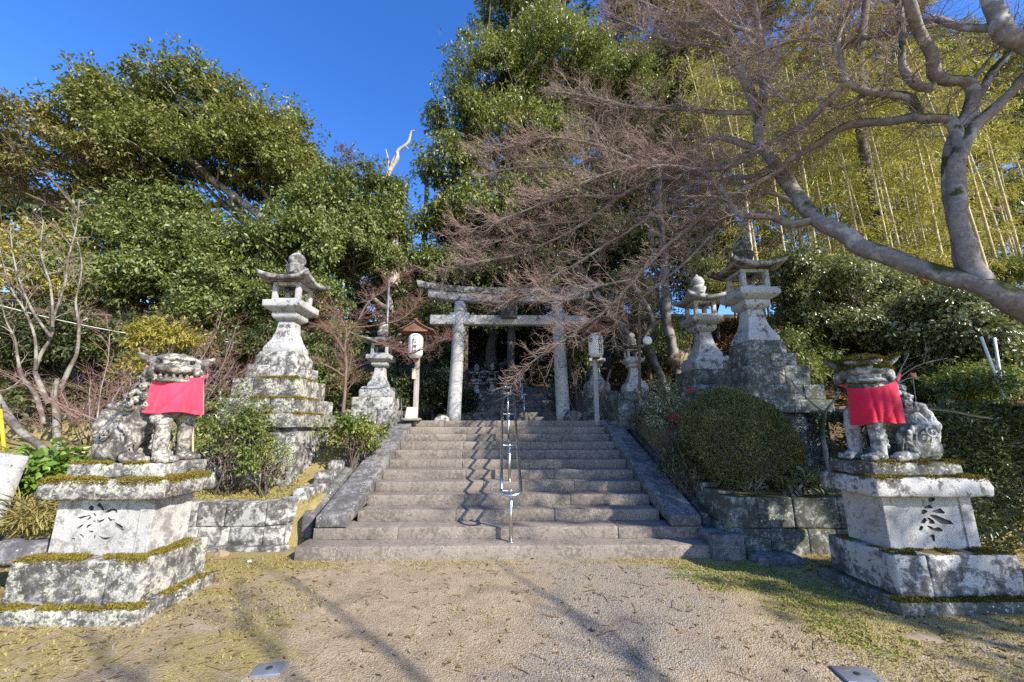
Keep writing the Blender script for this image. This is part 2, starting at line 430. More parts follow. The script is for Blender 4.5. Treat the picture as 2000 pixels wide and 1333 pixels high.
# ------------------------------------------------------------------ terrain
CX = .09
def ss(t): t = np.clip(t, 0, 1); return t*t*(3-2*t)
def terrain(x, y):
    x = np.asarray(x, float); y = np.asarray(y, float); u = x-CX
    hill = .30*np.maximum(0, y-12.2)*ss((y-12.2)/2)
    land = 1.76
    mid = np.where(y < 5.9, 0, np.minimum(land, (y-5.9)*.395-.12))
    left = np.where(y > 6.28, .60+(land-.60)*ss((y-6.4)/3.4), 0.)
    farl = .02+1.35*ss((y-4.9)/4.8)
    left = np.where(x < -4.55, np.where(x < -5.6, farl, left+(farl-left)*ss((-4.55-x)/1.05)), left)
    right = np.where(y > 5.72, .72+(land+.1-.72)*ss((y-5.9)/3.6), .03*ss((u-3)/2))
    right = right+ss((u-4.8)/3.)*ss((y-4.5)/3)*.5
    z = np.where(u < -2.86, left, np.where(u > 2.95, right, mid))
    z = np.where(y > 9.9, np.maximum(z, land), z)
    z = z+hill
    z = z+np.minimum(.40*np.maximum(0, u-3.2), 2.4)*ss((y-9.0)/3.5)+.10*np.maximum(0, -u-4)*ss((y-9.5)/5)
    z = np.minimum(z, 16+0*z)
    return z
def tz(x, y): return float(terrain(x, y))

rng = np.random.default_rng(7)
def lines(dense, coarse):
    a, b, s = dense; lo, hi, cs = coarse
    return np.concatenate([np.arange(lo, a, cs), np.arange(a, b, s), np.arange(b, hi+cs, cs)])
xs = lines((-7, 7, .085), (-90, 90, 2.5)); ys = lines((1.5, 13, .085), (-40, 95, 2.5))
X, Y = np.meshgrid(xs, ys, indexing='ij')
Z = terrain(X, Y)
def fnoise(x, y, f, s=0.): 
    return np.array([noise.noise(Vector((a*f, b*f, s))) for a, b in zip(x.ravel(), y.ravel())]).reshape(x.shape)
n1 = fnoise(X, Y, .8, 1.); n2 = fnoise(X, Y, 3.1, 2.)
near = ((X > -7.2) & (X < 7.2) & (Y > 1.4) & (Y < 13.2))
Z = Z+np.where(near, .016*n1+.012*n2, .25*n1)
inst = (abs(X-CX) < 3.0) & (Y > 5.5) & (Y < 10)
Z = np.where(inst, np.minimum(Z, terrain(X, Y)), Z)
i = np.arange(len(xs)*len(ys)).reshape(len(xs), len(ys))
gme = np_mesh('ground', np.stack([X, Y, Z], -1), np.stack([i[:-1, :-1], i[1:, :-1], i[1:, 1:], i[:-1, 1:]], -1).reshape(-1, 4))
# what the ground is made of: moss / gravel / leaf litter weights
moss_w = np.clip(.72*ss((-X-1.3-.35*(Y-4.2))/1.3)*ss((Y-2.2)/1.5)+.85*ss((X-1.9)/1.0)+.55*ss((Y-5.15)/.3)*(Y < 5.7)+.5*n1, 0, 1)
moss_w = np.where((Y > 4.6) & (X < -4.7) | (Y > 6) & (X < -2.8), 1.05+.35*n1, moss_w)
grav_w = np.clip(ss(1.2-abs(X-1.05)/1.35)*ss((Y-2.4)/1.0)*(Y < 5.7)+.45*n1+.3*n2, 0, 1)
lit_w = np.clip(ss((Y-6)/2)*.8*(X > 2.9)+ss((Y-10.5)/2)+.25*n2*(Y > 6), 0, 1)
for nm, w in (('moss', moss_w), ('gravel', grav_w), ('litter', lit_w)):
    a = gme.attributes.new(nm, 'FLOAT', 'POINT'); a.data.foreach_set('value', np.ascontiguousarray(w, dtype=np.float32).ravel())
t = NT('forecourt_ground'); p = t.pos()
fine = t.noise(p, 42, 5, .75); mid = t.noise(p, 5, 6, .65); vor = t.voro(p, 75)
col = t.mix(t.ramp(mid, [(.3, 0), (.7, 1)]), (.30, .225, .14), (.45, .355, .235))
col = t.mix(t.ramp(fine, [(.35, .75), (.52, 0)]), col, (.15, .11, .07))
gv = t.mix(t.ramp(vor, [(.2, 0), (.75, 1)]), (.46, .40, .31), (.15, .12, .09))
gw = t.n('ShaderNodeAttribute', attribute_name='gravel').outputs['Fac']
col = t.mix(t.ramp(t.math('ADD', gw, t.math('MULTIPLY', t.math('SUBTRACT', mid, .5), 1.2)), [(.45, 0), (.8, .8)]), col, gv)
mw = t.n('ShaderNodeAttribute', attribute_name='moss').outputs['Fac']
mcol = t.mix(t.ramp(t.noise(p, 30, 5, .7), [(.3, 0), (.7, 1)]), (.20, .15, .05), (.40, .33, .13))
col = t.mix(t.ramp(t.math('ADD', mw, t.math('MULTIPLY', t.math('SUBTRACT', t.noise(p, 4.2, 7, .72), .5), 1.9)), [(.5, 0), (.85, .9)]), col, mcol)
lw = t.n('ShaderNodeAttribute', attribute_name='litter').outputs['Fac']
lcol = t.mix(t.ramp(t.noise(p, 14, 6, .7), [(.3, 0), (.7, 1)]), (.055, .035, .022), (.23, .15, .085))
col = t.mix(t.math('MULTIPLY', lw, .95), col, lcol)
hgt = t.math('ADD', t.math('MULTIPLY', fine, .8), t.math('ADD', t.math('MULTIPLY', vor, .6), t.math('MULTIPLY', mid, .8)))
t.bsdf(col, .95, t.bump(hgt, .8, .02), .12)
tag(mesh_obj('ground', gme, t.m), None, None, None, 'structure')

def scatter(n, x0, x1, y0, y1, keep, seed):
    r = np.random.default_rng(seed); x = x0+(x1-x0)*r.random(n); y = y0+(y1-y0)*r.random(n)
    k = keep(x, y, r); x = x[k]; y = y[k]
    a = fnoise(x, y, .8, 1.); b = fnoise(x, y, 3.1, 2.)
    return x, y, terrain(x, y)+.016*a+.012*b, a, r

def blades(name, x, y, z, r, L, W, mat, tilt=.7, up=1.):
    n = len(x); d = r.normal(size=(n, 3))*tilt; d[:, 2] = abs(d[:, 2])*.5+up
    c = np.stack([x, y, z-.003], -1); nn = r.normal(size=(n, 3)); k = .5+r.random(n)
    return tag(mesh_obj(name, leaf_mesh(name, c, d, nn, L*k, W*k), mat, None, False), None, None, None, 'stuff')
def mkeep(x, y, r):
    w = .9*ss((-x-1.2-.35*(y-4.2))/1.3)*ss((y-2.2)/1.5)+1.0*ss((x-1.8)/1.0)+.6*ss((y-5.1)/.3)
    a = fnoise(x, y, 1.3, 5.)+.6*fnoise(x, y, 4., 6.)
    return (w*.75+a*.8 > .42+.25*r.random(len(x)))
x, y, z, a, r = scatter(60000, -7, 7, 2.4, 5.75, lambda x, y, r: mkeep(x, y, r) & ~((abs(x-.25) < 2.95) & (y > 5.55)), 11)
blades('moss_tufts', x, y, z, r, .022, .010, M['grass'], .9, .8)
x, y, z, a, r = scatter(42000, 1.5, 6, 2.6, 5.6, lambda x, y, r: (fnoise(x, y, 1.5, 12.)+.5*fnoise(x, y, 5., 2.)+1.1*np.exp(-((x-2.9)**2+(y-4.7)**2)/.7) > .42+.2*r.random(len(x))), 17)
blades('green_moss', x, y, z, r, .020, .010, M['gmoss'], .9, .8)
x, y, z, a, r = scatter(52000, -9.5, -2.9, 4.7, 9.6, lambda x, y, r: ((y > 6.3) | (x < -4.8)) & (fnoise(x, y, 1.1, 22.)+.4*fnoise(x, y, 4., 6.) > -.25+.3*r.random(len(x))), 18)
blades('bank_moss', x, y, terrain(x, y), r, .035, .012, M['grass'], .8, .8)
def pkeep(x, y, r):
    w = ss(1.25-abs(x-1.05)/1.4)+.15
    return r.random(len(x)) < w*.95
x, y, z, a, r = scatter(26000, -3.5, 4.2, 2.5, 5.5, pkeep, 12)
n = len(x); oc = np.array([[1, 0, 0], [-1, 0, 0], [0, 1, 0], [0, -1, 0], [0, 0, 1], [0, 0, -1]], float)
sz = .003+.006*r.random(n)**3
V = np.stack([x, y, z], -1)[:, None]+oc[None]*sz[:, None, None]*(.6+.8*r.random((n, 6, 1)))*np.array([1, 1, .7])
fo = np.array([[0, 2, 4], [2, 1, 4], [1, 3, 4], [3, 0, 4], [2, 0, 5], [1, 2, 5], [3, 1, 5], [0, 3, 5]])
tag(mesh_obj('gravel', np_mesh('gravel', V, (np.arange(n)[:, None, None]*6+fo[None]).reshape(-1, 3)), M['pebble'], None, False), None, None, None, 'stuff')
x, y, z, a, r = scatter(6500, -6.5, 6.5, 2.4, 5.7, lambda x, y, r: r.random(len(x)) < .25+.75*ss((abs(x-.4)-1.6)/2), 13)
n = len(x); d = r.normal(size=(n, 3)); d[:, 2] *= .15; nn = r.normal(size=(n, 3))*.3+np.array([0, 0, 1.])
k = .5+r.random(n)
tag(mesh_obj('leaf_litter', leaf_mesh('leaf_litter', np.stack([x, y, z+.006], -1), d, nn, .045*k, .020*k), M['litter'], None, False), None, None, None, 'stuff')
x, y, z, a, r = scatter(420, -5, 5.5, 2.4, 5.6, lambda x, y, r: r.random(len(x)) < 1, 15)
tw = []
for q in range(len(x)):
    an = r.random()*2*PI; l = .05+.16*r.random()**2; p0 = np.array([x[q], y[q], z[q]+.006]); p1 = p0+np.array([math.cos(an)*l, math.sin(an)*l, .004])
    tw.append((wiggle(r, p0, p1, 4, .06), np.full(4, .0022+.0015*r.random())))
tag(mesh_obj('fallen_twigs', tubes_mesh('fallen_twigs', tw, 4), M['litter'], None), None, None, None, 'stuff')
x, y, z, a, r = scatter(26000, 2.9, 12, 8.5, 18, lambda x, y, r: r.random(len(x)) < 1, 14)
n = len(x); d = r.normal(size=(n, 3)); d[:, 2] *= .3; nn = r.normal(size=(n, 3))*.5+np.array([0, 0, 1.])
k = .5+r.random(n)
tag(mesh_obj('hillside_leaf_litter', leaf_mesh('hillside_leaf_litter', np.stack([x, y, terrain(x, y)+.1+.25*a], -1), d, nn, .14*k, .07*k), M['litter'], None, False), None, None, None, 'stuff')

# ------------------------------------------------------------------ front staircase
st = thing('stone_staircase', 'wide flight of worn grey stone steps between sloping side slabs, below the gate', 'staircase', (CX, 5.9, 0))
TR, RS, RB, Y0 = .379, .15, .16, 5.93
MB().box(CX-2.79, CX+3.05, 5.60, 6.35, -.15, RB).rough('base_slab', M['st_step'], st, .014, .12, .006, 3, chip=.02)
for k in range(1, 12):
    hw = 2.72 if k == 1 else 2.26
    z0 = RB+(k-1)*RS-.004 if k > 1 else RB-.004
    y0 = Y0+(k-1)*TR; y1 = y0+TR+.07
    if k == 11: y1 = y0+.62; hw = 2.72
    m = MB(); cuts = [-hw]
    q = -hw
    while True:
        q += random.Random(k*31+len(cuts)).uniform(1.1, 1.9)
        if q > hw-.6: break
        cuts.append(q)
    cuts.append(hw)
    for a, b in zip(cuts, cuts[1:]):
        j = random.Random(k*7+len(m.v)).uniform(-.006, .006)
        m.box(CX+a+.0015, CX+b-.0015, y0+j, y1+j, z0, RB+k*RS)
    m.rough('step', M['st_step'], st, .009, .10, .003, 3.5, chip=.008)
for s in (-1, 1):
    xa, xb = sorted((CX+s*2.262, CX+s*2.70))
    m = MB(); cuts = np.linspace(0, 1, 4)
    P0 = (5.91, RB+RS+.002, RB+RS+.15); P1 = (9.80, RB+10*RS+.12, RB+11*RS+.035)
    for a, b in zip(cuts, cuts[1:]):
        ya, yb = P0[0]+(P1[0]-P0[0])*a+.003, P0[0]+(P1[0]-P0[0])*b-.003
        f = lambda y, i: P0[i]+(P1[i]-P0[i])*(y-P0[0])/(P1[0]-P0[0])
        vs = [(xa, ya, f(ya, 1)-.2*(a > 0)), (xb, ya, f(ya, 1)-.2*(a > 0)), (xb, yb, f(yb, 1)-.2), (xa, yb, f(yb, 1)-.2),
              (xa, ya, f(ya, 2)), (xb, ya, f(ya, 2)), (xb, yb, f(yb, 2)), (xa, yb, f(yb, 2))]
        m.add(vs, [(0,3,2,1),(4,5,6,7),(0,1,5,4),(1,2,6,5),(2,3,7,6),(3,0,4,7)])
    m.rough('side_slab', M['st_string'], st, .02, .10, .007, 3, chip=.02)
    # low outer kerb beside the drain
    xa, xb = sorted((CX+s*2.86, CX+s*3.02))
    vs = [(xa, 6.2, .1), (xb, 6.2, .1), (xb, 9.9, 1.4), (xa, 9.9, 1.4), (xa, 6.2, .42), (xb, 6.2, .42), (xb, 9.9, 1.82), (xa, 9.9, 1.82)]
    MB().add(vs, [(0,3,2,1),(4,5,6,7),(0,1,5,4),(1,2,6,5),(2,3,7,6),(3,0,4,7)]).rough('drain_kerb', M['st_dark'] if s > 0 else M['st_string'], st, .02, .12, .01, 3, chip=.02)

# landing paving in front of and under the gate
tag(MB().box(CX-2.7, CX+2.7, 10.32, 12.3, 1.6, 1.798).rough('landing_paving', M['st_step'], None, .01, .2, .004), None, None, None, 'structure')

# upper staircase in the shade
us = thing('stone_staircase', 'dark upper flight of mossy stone steps in the shade beyond the gate', 'staircase', (CX, 12.2, 1.8))
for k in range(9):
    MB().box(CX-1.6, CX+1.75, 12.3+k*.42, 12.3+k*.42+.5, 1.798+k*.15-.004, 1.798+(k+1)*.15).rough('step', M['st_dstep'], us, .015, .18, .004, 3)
for s in (-1, 1):
    xa, xb = sorted((CX+.07+s*1.69, CX+.07+s*2.0))
    vs = [(xa, 12.2, 1.7), (xb, 12.2, 1.7), (xb, 16.1, 3.0), (xa, 16.1, 3.0), (xa, 12.2, 2.05), (xb, 12.2, 2.05), (xb, 16.1, 3.4), (xa, 16.1, 3.4)]
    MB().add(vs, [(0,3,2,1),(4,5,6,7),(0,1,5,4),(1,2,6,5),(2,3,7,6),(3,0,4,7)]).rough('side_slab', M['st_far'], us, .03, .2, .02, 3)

# ------------------------------------------------------------------ handrails
def handrail(label, x, ya, yb, za, slope, posts, sep, r=.024):
    h = thing('handrail', label, 'handrail', (x, posts[0][0], posts[0][1]))
    f = lambda y: za+slope*(y-ya)
    L = []
    c = sep/2
    for s in (-1, 1):
        L.append([Vector((x+s*c, y, f(y))) for y in np.linspace(ya+c, yb-c*.6, 12)])
    def arc(y0, sgn, k):
        return [Vector((x-c*math.cos(a), y0+sgn*k*c*math.sin(a), f(y0+sgn*k*c*math.sin(a)))) for a in np.linspace(0, PI, 13)]
    low = arc(ya+c, -1, 1.); top = arc(yb-c*.6, 1, .6)
    path = low+L[1][1:-1]+list(reversed(top))+list(reversed(L[0]))[1:-1]
    m = MB(); m.tube(path+[path[0]], r, 10); m.build('grip_rail', M['steel'], h, True)
    for (py, pz) in posts:
        top_ = f(py)-.045
        m = MB(); m.tube([(x, py, pz-.05), (x, py, top_)], .025, 12); m.lathe(x, py, [(pz+.001, .045), (pz+.008, .045), (pz+.012, .022)], 14)
        m.lathe(x, py, [(top_-.05, .026), (top_-.005, .026), (top_, .018)], 12)
        po = m.build('post', M['steel'], h, True)
        m = MB(); m.tube([(x-c, py, f(py)-.012), (x-c*.8, py, top_-.02), (x, py, top_-.025), (x+c*.8, py, top_-.02), (x+c, py, f(py)-.012)], .010, 8)
        m.build('bracket', M['steel'], h, True).parent = po
    return h
def stepz(y):
    k = int((y-Y0)//TR)+1
    return RB+min(max(k, 0), 11)*RS
ps = [(y, stepz(y)) for y in (5.78, 7.18, 8.68, 10.1)]
handrail('shiny stainless steel double handrail up the middle of the sunlit front steps', .10, 5.55, 10.45, .79, .388, ps, .27)
handrail('thin stainless handrail climbing the dark upper steps beyond the gate', .62, 12.1, 16.2, 2.62, .357, [(12.25, 1.8), (13.6, 2.25), (14.9, 2.7), (15.9, 3.0)], .2, .016)

# ------------------------------------------------------------------ torii gate
TY = 10.3
tg = thing('torii_gate', 'grey stone shrine gate at the top of the steps, right half veiled by branches', 'gate', (CX+.03, TY, 1.8))
TX = CX+.03; SP = 1.41
for s in (-1, 1):
    b = Vector((TX+s*SP, TY, 1.74)); tp = Vector((TX+s*(SP-.09), TY, 4.97))
    pts = [b.lerp(tp, q) for q in np.linspace(0, 1, 14)]
    MB().tube(pts, list(np.linspace(.182, .152, 14)), 28).rough('pillar', M['st_torii'], tg, 0, .3, .004, 5, 0)
    for q in (-1, 1): MB().box(TX+s*(SP-.08)+q*.17-.085, TX+s*(SP-.08)+q*.17+.085, TY-.10, TY+.10, 4.587, 4.66).rough('wedge', M['st_torii'], tg, .01, .2, .003)
def curved_beam(hw, z0, z1, d, rise, overlap=.0, n=24, flare=0.):
    rings = []
    for q in np.linspace(-1, 1, n):
        x = TX+q*hw; e = rise*abs(q)**2.6
        rings.append([(x-flare*q*0, TY-d, z0+e), (x, TY+d, z0+e), (x+flare*q, TY+d*1.05, z1+e*1.18), (x+flare*q, TY-d*1.05, z1+e*1.18)])
    return MB().loft(rings)
MB().box(TX-2.10, TX+2.10, TY-.115, TY+.115, 4.33, 4.585).rough('tie_beam', M['st_torii'], tg, .012, .15, .004)
curved_beam(2.18, 4.955, 5.16, .15, .13).rough('lower_lintel', M['st_torii'], tg, .012, .2, .004)
curved_beam(2.44, 5.163, 5.33, .21, .17, flare=.06).rough('top_lintel', M['st_lanm'], tg, .014, .2, .006, chip=.02)
pl = MB().box(TX-.18, TX+.18, TY-.24, TY-.17, 4.50, 5.06)
pl = mesh_obj('name_plaque', pl.mesh('name_plaque'), M['bronze'], tg, False)
m = MB()
for (a, b, c, d) in ((-.22, .22, 5.0, 5.08), (-.22, .22, 4.47, 4.55), (-.22, -.15, 4.55, 5.0), (.15, .22, 4.55, 5.0)): m.box(TX+a, TX+b, TY-.275, TY-.165, c, d)
m.rough('frame', M['bronze'], tg, .01, .2, .002).parent = pl
MB().box(TX-.13, TX+.13, TY-.10, TY+.10, 4.588, 4.95).rough('centre_strut', M['st_torii'], tg, .01, .2, .003)

# ------------------------------------------------------------------ writing
def glyph_mesh(text, size, depth, bold=0.):
    cu = bpy.data.curves.new('writing', 'FONT'); cu.body = text; cu.size = size; cu.extrude = depth/2; cu.offset = bold
    cu.align_x = 'CENTER'; cu.align_y = 'CENTER'; cu.resolution_u = 3
    o = bpy.data.objects.new('writing', cu); COL.objects.link(o)
    dg = bpy.context.evaluated_depsgraph_get(); dg.update()
    me = bpy.data.meshes.new_from_object(o.evaluated_get(dg)); bpy.data.objects.remove(o); bpy.data.curves.remove(cu)
    return me

def centre_mesh(me, hw=None, hh=None):
    n = len(me.vertices); co = np.empty(n*3, dtype=np.float32); me.vertices.foreach_get('co', co); co = co.reshape(-1, 3)
    lo, hi = co.min(0), co.max(0); co -= (lo+hi)/2
    if hw: co[:, 0] *= 2*hw/(hi[0]-lo[0])
    if hh: co[:, 1] *= 2*hh/(hi[1]-lo[1])
    return co

# ------------------------------------------------------------------ stone lanterns
def roof_mesh(m, cx, cy, z, hw, h, up, thick, n=12, sides=4, apex=.16):
    """square hipped lantern roof with upswept corners, solid"""
    def S(u, v, top):
        r = max(abs(u), abs(v)); c = (abs(u)*abs(v))
        x, y = u*hw, v*hw
        k = 1+.07*c*r
        e = up*(c**2.2)
        if top:
            zz = z+thick+h*(1-r)**1.0*(1-.42*math.sin(PI*min(1, r)))+e
        else:
            zz = z+e*.95+.04*h*(1-r)
        return (cx+x*k, cy+y*k, zz)
    g = np.linspace(-1, 1, n+1); vs = []; fs = []
    for top in (1, 0):
        o = len(vs)
        for a in g:
            for b in g: vs.append(S(a, b, top))
        for i in range(n):
            for j in range(n):
                q = (o+i*(n+1)+j, o+(i+1)*(n+1)+j, o+(i+1)*(n+1)+j+1, o+i*(n+1)+j+1)
                fs.append(q if top else q[::-1])
    N = (n+1)**2; bd = [i*(n+1) for i in range(n+1)]+[n*(n+1)+j for j in range(1, n+1)]+[i*(n+1)+n for i in range(n-1, -1, -1)]+[j for j in range(n-1, 0, -1)]
    for a, b in zip(bd, bd[1:]+bd[:1]): fs.append((a, a+N, b+N, b))
    return m.add(vs, fs)

def tier(cx, cy, z0, z1, hw, joints=2, seed=0, batter=.0, hd=None):
    r = random.Random(seed); m = MB(); hd = hd or hw
    xs_ = [-hw]+sorted(-hw+2*hw*((i+1)/(joints+1)+r.uniform(-.08, .08)) for i in range(joints))+[hw]
    for row in range(2):
        ya, yb = (-hd, 0) if row == 0 else (0, hd)
        xr = xs_ if row == 0 else [-hw, r.uniform(-.2, .2)*hw, hw]
        for a, b in zip(xr, xr[1:]):
            j = r.uniform(-.006, .006)
            m.box(cx+a+.002, cx+b-.002, cy+ya+.002+j*(row == 0), cy+yb-.002, z0, z1+j*.5)
    return m

def stone_lantern(label, cx, cy, z, k, mats, tiers, group=None, writing=None, sides=4):
    """z = underside of the shaft; k scale; tiers: list of (z0, z1, half width, joints, mat)"""
    L = thing('stone_lantern', label, 'stone lantern', (cx, cy, min([t_[0] for t_ in tiers] or [z])), group)
    A, B = mats
    q = lambda lst: [(z+a*k, b*k) for a, b in lst]
    for i, (z0, z1, hw, jn, mt) in enumerate(tiers):
        if jn < 0: MB().prism(cx, cy, [(z0, hw), (z0+(z1-z0)*.62, hw), (z1, hw*.86)], sides).rough('base_tier', mt, L, .015, .09, .007, 4, chip=.02)
        else: tier(cx, cy, z0, z1, hw, jn, i+int(cx*10)).rough('base_tier', mt, L, .016, .09, .009, 3.5, chip=.03)
    shaft = MB().prism(cx, cy, q([(0, .268), (.06, .268), (.085, .262), (.14, .235), (.24, .190), (.36, .156), (.48, .138), (.585, .132)]), sides).rough('shaft', A, L, .008, .06, .003)
    if writing:
        for wx, txt, sz in writing:
            for i, ch in enumerate(txt):
                co = None
                me = glyph_mesh(ch, sz, .004, .0015); co = centre_mesh(me)
                zc = .50-i*sz*1.15/k
                w = np.interp(zc, [.06, .14, .24, .36, .48, .585], [.268, .235, .19, .156, .138, .132])*k
                sl = {True: .55}.get(zc < .2, .25)
                V = np.stack([cx+wx+co[:, 0], cy-w-.003-co[:, 2]+co[:, 1]*sl, z+zc*k+co[:, 1]], -1)
                me.vertices.foreach_set('co', V.astype(np.float32).ravel()); me.update()
                mesh_obj('carved_character', me, M['carve_shade'], L, False).parent = shaft  # thin raised glyphs, coloured dark to imitate shade in cut strokes
    MB().prism(cx, cy, q([(.585, .150), (.625, .205), (.66, .222), (.735, .222)]), sides).rough('neck_slab', A, L, .008, .06, .003)
    MB().prism(cx, cy, q([(.735, .235), (.775, .30), (.815, .345), (.925, .345), (.935, .30)]), sides).rough('platform', A, L, .01, .06, .004, chip=.01)
    m = MB(); zb = z+.935*k; zt = z+1.285*k; w = .205*k; p_ = .042*k
    for sx in (-1, 1):
        for sy in (-1, 1): m.box(cx+sx*w-p_, cx+sx*w+p_, cy+sy*w-p_, cy+sy*w+p_, zb+.05*k, zt-.06*k)
    for s in (-1, 1):
        for (a, b) in ((zb, zb+.05*k), (zt-.06*k, zt)):
            m.box(cx-w-p_, cx+w+p_, cy+s*w-p_, cy+s*w+p_, a, b)
            m.box(cx+s*w-p_, cx+s*w+p_, cy-w+p_, cy+w-p_, a, b)
    m.rough('fire_box', A, L, .006, .08, .002)
    m = MB(); roof_mesh(m, cx, cy, z+1.285*k, .43*k, .26*k, .115*k, .07*k); m.rough('roof', B, L, 0, .06, .004, 5, 2, chip=.012)
    zf = z+1.60*k
    fin = [(0, .17), (.03, .19), (.07, .185), (.10, .14), (.115, .125), (.135, .15), (.19, .165), (.25, .155), (.31, .115), (.35, .06), (.385, .022), (.41, .008)]
    MB().lathe(cx, cy, [(zf-.09*k, .13*k)]+[(zf+a*k, b*k*.92) for a, b in fin], 22).rough('finial', B, L, 0, .06, .004, 5, 1)
    return L

LX, LY = -4.28, 7.71
S1, S2 = M['st_left'], M['st_ped']
def ltiers(cx, cy, z, k, mats, low):
    a, b = mats
    return [(z-.25*k, z, .335*k, -1, a), (z-.49*k, z-.25*k-.002, .42*k, 1, a), (z-.83*k, z-.49*k-.002, .535*k, 2, b), (z-1.08*k, z-.83*k-.002, .655*k, 2, b), (z-1.30*k, z-1.08*k-.002, .72*k, 2, b), (low, z-1.30*k-.002, .64*k, 2, a)]
LL = stone_lantern('tall sunlit grey stone lantern on a stepped lichen-covered base, left of the steps', LX, LY, 3.07, 1.083, (M['st_lan'], M['st_lanr']),
              ltiers(LX, LY, 3.07, 1.083, (S1, S2), .45), writing=[(-.07, '奉納', .12), (.06, '永代', .12)])
RX, RY = 5.07, 7.71
stone_lantern('tall stone lantern on a black-stained stepped base, behind the clipped round shrub', RX, RY, 3.32, 1.16, (M['st_lan'], M['st_lanm']),
              ltiers(RX, RY, 3.32, 1.083, (M['st_dark'], M['st_dark']), .5))
stone_lantern('mid-sized stone lantern just behind and left of the tallest right-hand one', 4.90, 9.4, 3.30, 1.08, (M['st_lan'], M['st_lan']),
              [(2.97, 3.30, .43, -1, M['st_lan']), (2.6, 2.968, .54, 1, M['st_dark']), (1.4, 2.598, .66, 2, M['st_dark'])])
stone_lantern('small stone lantern behind the brown wooden pole, right of the gate', 3.28, 9.9, 2.72, .68, (M['st_lan'], M['st_lanm']),
              [(2.50, 2.72, .27, -1, M['st_lan']), (2.28, 2.498, .38, 1, M['st_dark']), (1.6, 2.278, .60, 2, M['st_dark'])])
stone_lantern('half-hidden stone lantern behind the right paper lantern post', 2.72, 11.6, 2.95, .72, (M['st_lan'], M['st_lanm']),
              [(2.65, 2.95, .33, -1, M['st_lan']), (1.6, 2.648, .55, 1, M['st_dark'])])
stone_lantern('weathered stone lantern with a round finial behind the thin leafless tree, left of the gate', -3.12, 9.95, 2.62, .86, (M['st_lan'], M['st_left']),
              [(2.36, 2.62, .37, -1, M['st_torii']), (2.05, 2.358, .48, 1, M['st_far']), (1.55, 2.048, .62, 2, M['st_left'])])
far = []
for lb, px, py, Y, k in (('dim stone lantern nearest the left pillar, in the shade beyond the gate', 930, 770, 14.6, .56), ('dim stone lantern with yellowish roof, second from the left pillar beyond the gate', 961, 768, 15.4, .58),
       ('shaded stone lantern farthest up beyond the gate, right of the others', 985, 772, 17.2, .56), ('shaded stone lantern at the back beyond the gate, between two nearer ones', 945, 772, 16.6, .54)):
    c = at(px, py, Y); far.append((lb, c.x, Y, c.z, k))
for lb, x, y, z, k in far:
    stone_lantern(lb, x, y, z, k, (M['st_far'], M['st_far']), [(z-.2, z, .22, -1, M['st_far']), (1.8, z-.202, .32, 1, M['st_far'])], group='stone lanterns in the shade beyond the gate')

# ------------------------------------------------------------------ retaining walls of squared blocks
def block_wall(name, label, path, mat, seed, depth=.26):
    """path: list of (x, y, ztop, zbot); blocks laid between them in two courses"""
    r = random.Random(seed); w = thing(name, label, 'retaining wall', (path[0][0], path[0][1], 0))
    for i in range(len(path)-1):
        a, b = Vector(path[i][:2]), Vector(path[i+1][:2]); d = (b-a); ln = d.length; d.normalize(); nrm = Vector((d.y, -d.x))
        s = 0
        for course in range(2):
            s = 0.
            while s < ln-.02:
                l = min(r.uniform(.34, .60), ln-s)
                if ln-s-l < .16: l = ln-s
                q = (s+l/2)/ln; zt = path[i][2]+(path[i+1][2]-path[i][2])*q; zb = path[i][3]+(path[i+1][3]-path[i][3])*q
                zm = zb+(zt-zb)*.46
                z0, z1 = (zm+.003, zt+r.uniform(-.008, .008)) if course else (zb-.1, zm)
                o = r.uniform(-.012, .012)+(0 if course else .015)
                c = []
                for (u, v) in ((s+.003, o), (s+l-.003, o), (s+l-.003, -depth), (s+.003, -depth)):
                    c.append(a+d*u+nrm*v)
                m = MB(); m.loft([[(p_.x, p_.y, z0) for p_ in c], [(p_.x, p_.y, z1) for p_ in c]])
                m.rough('block', mat, w, .02, .08, .008, 4, 3, chip=.02)
                s += l
    return w
block_wall('retaining_wall', 'pale lichen-spotted stone block wall left of the steps, moss along its top', [(-4.75, 6.16, .60, 0), (-3.42, 6.13, .61, 0), (-3.16, 6.22, .62, .02), (-2.98, 6.45, .66, .05), (-2.93, 7.5, 1.0, .3), (-2.93, 8.9, 1.5, 1.0)], M['st_left'], 3)
block_wall('retaining_wall', 'dark mossy stone block wall at the right, under the clipped round shrub', [(3.08, 9.0, 1.45, .95), (3.06, 7.2, .98, .35), (3.03, 5.92, .74, .0), (3.12, 5.68, .74, 0), (4.9, 5.60, .74, 0), (6.2, 5.62, .72, 0)], M['st_dark'], 4)
# low footing stones at the wall foot
m = MB(); m.box(3.18, 3.75, 5.28, 5.57, -.1, .09); m.box(2.72, 3.15, 5.5, 5.9, -.1, .30)
tag(m.rough('footing_stone', M['st_string'], None, .02, .1, .01, 3, chip=.03), 'low grey footing stones at the foot of the dark right wall', 'stone')
m = MB(); m.box(-4.5, -3.0, 5.98, 6.1, -.1, .06)
tag(m.rough('footing_stone', M['st_left'], None, .02, .1, .012, 3, chip=.03), 'mossy footing course along the foot of the pale left wall', 'stone')

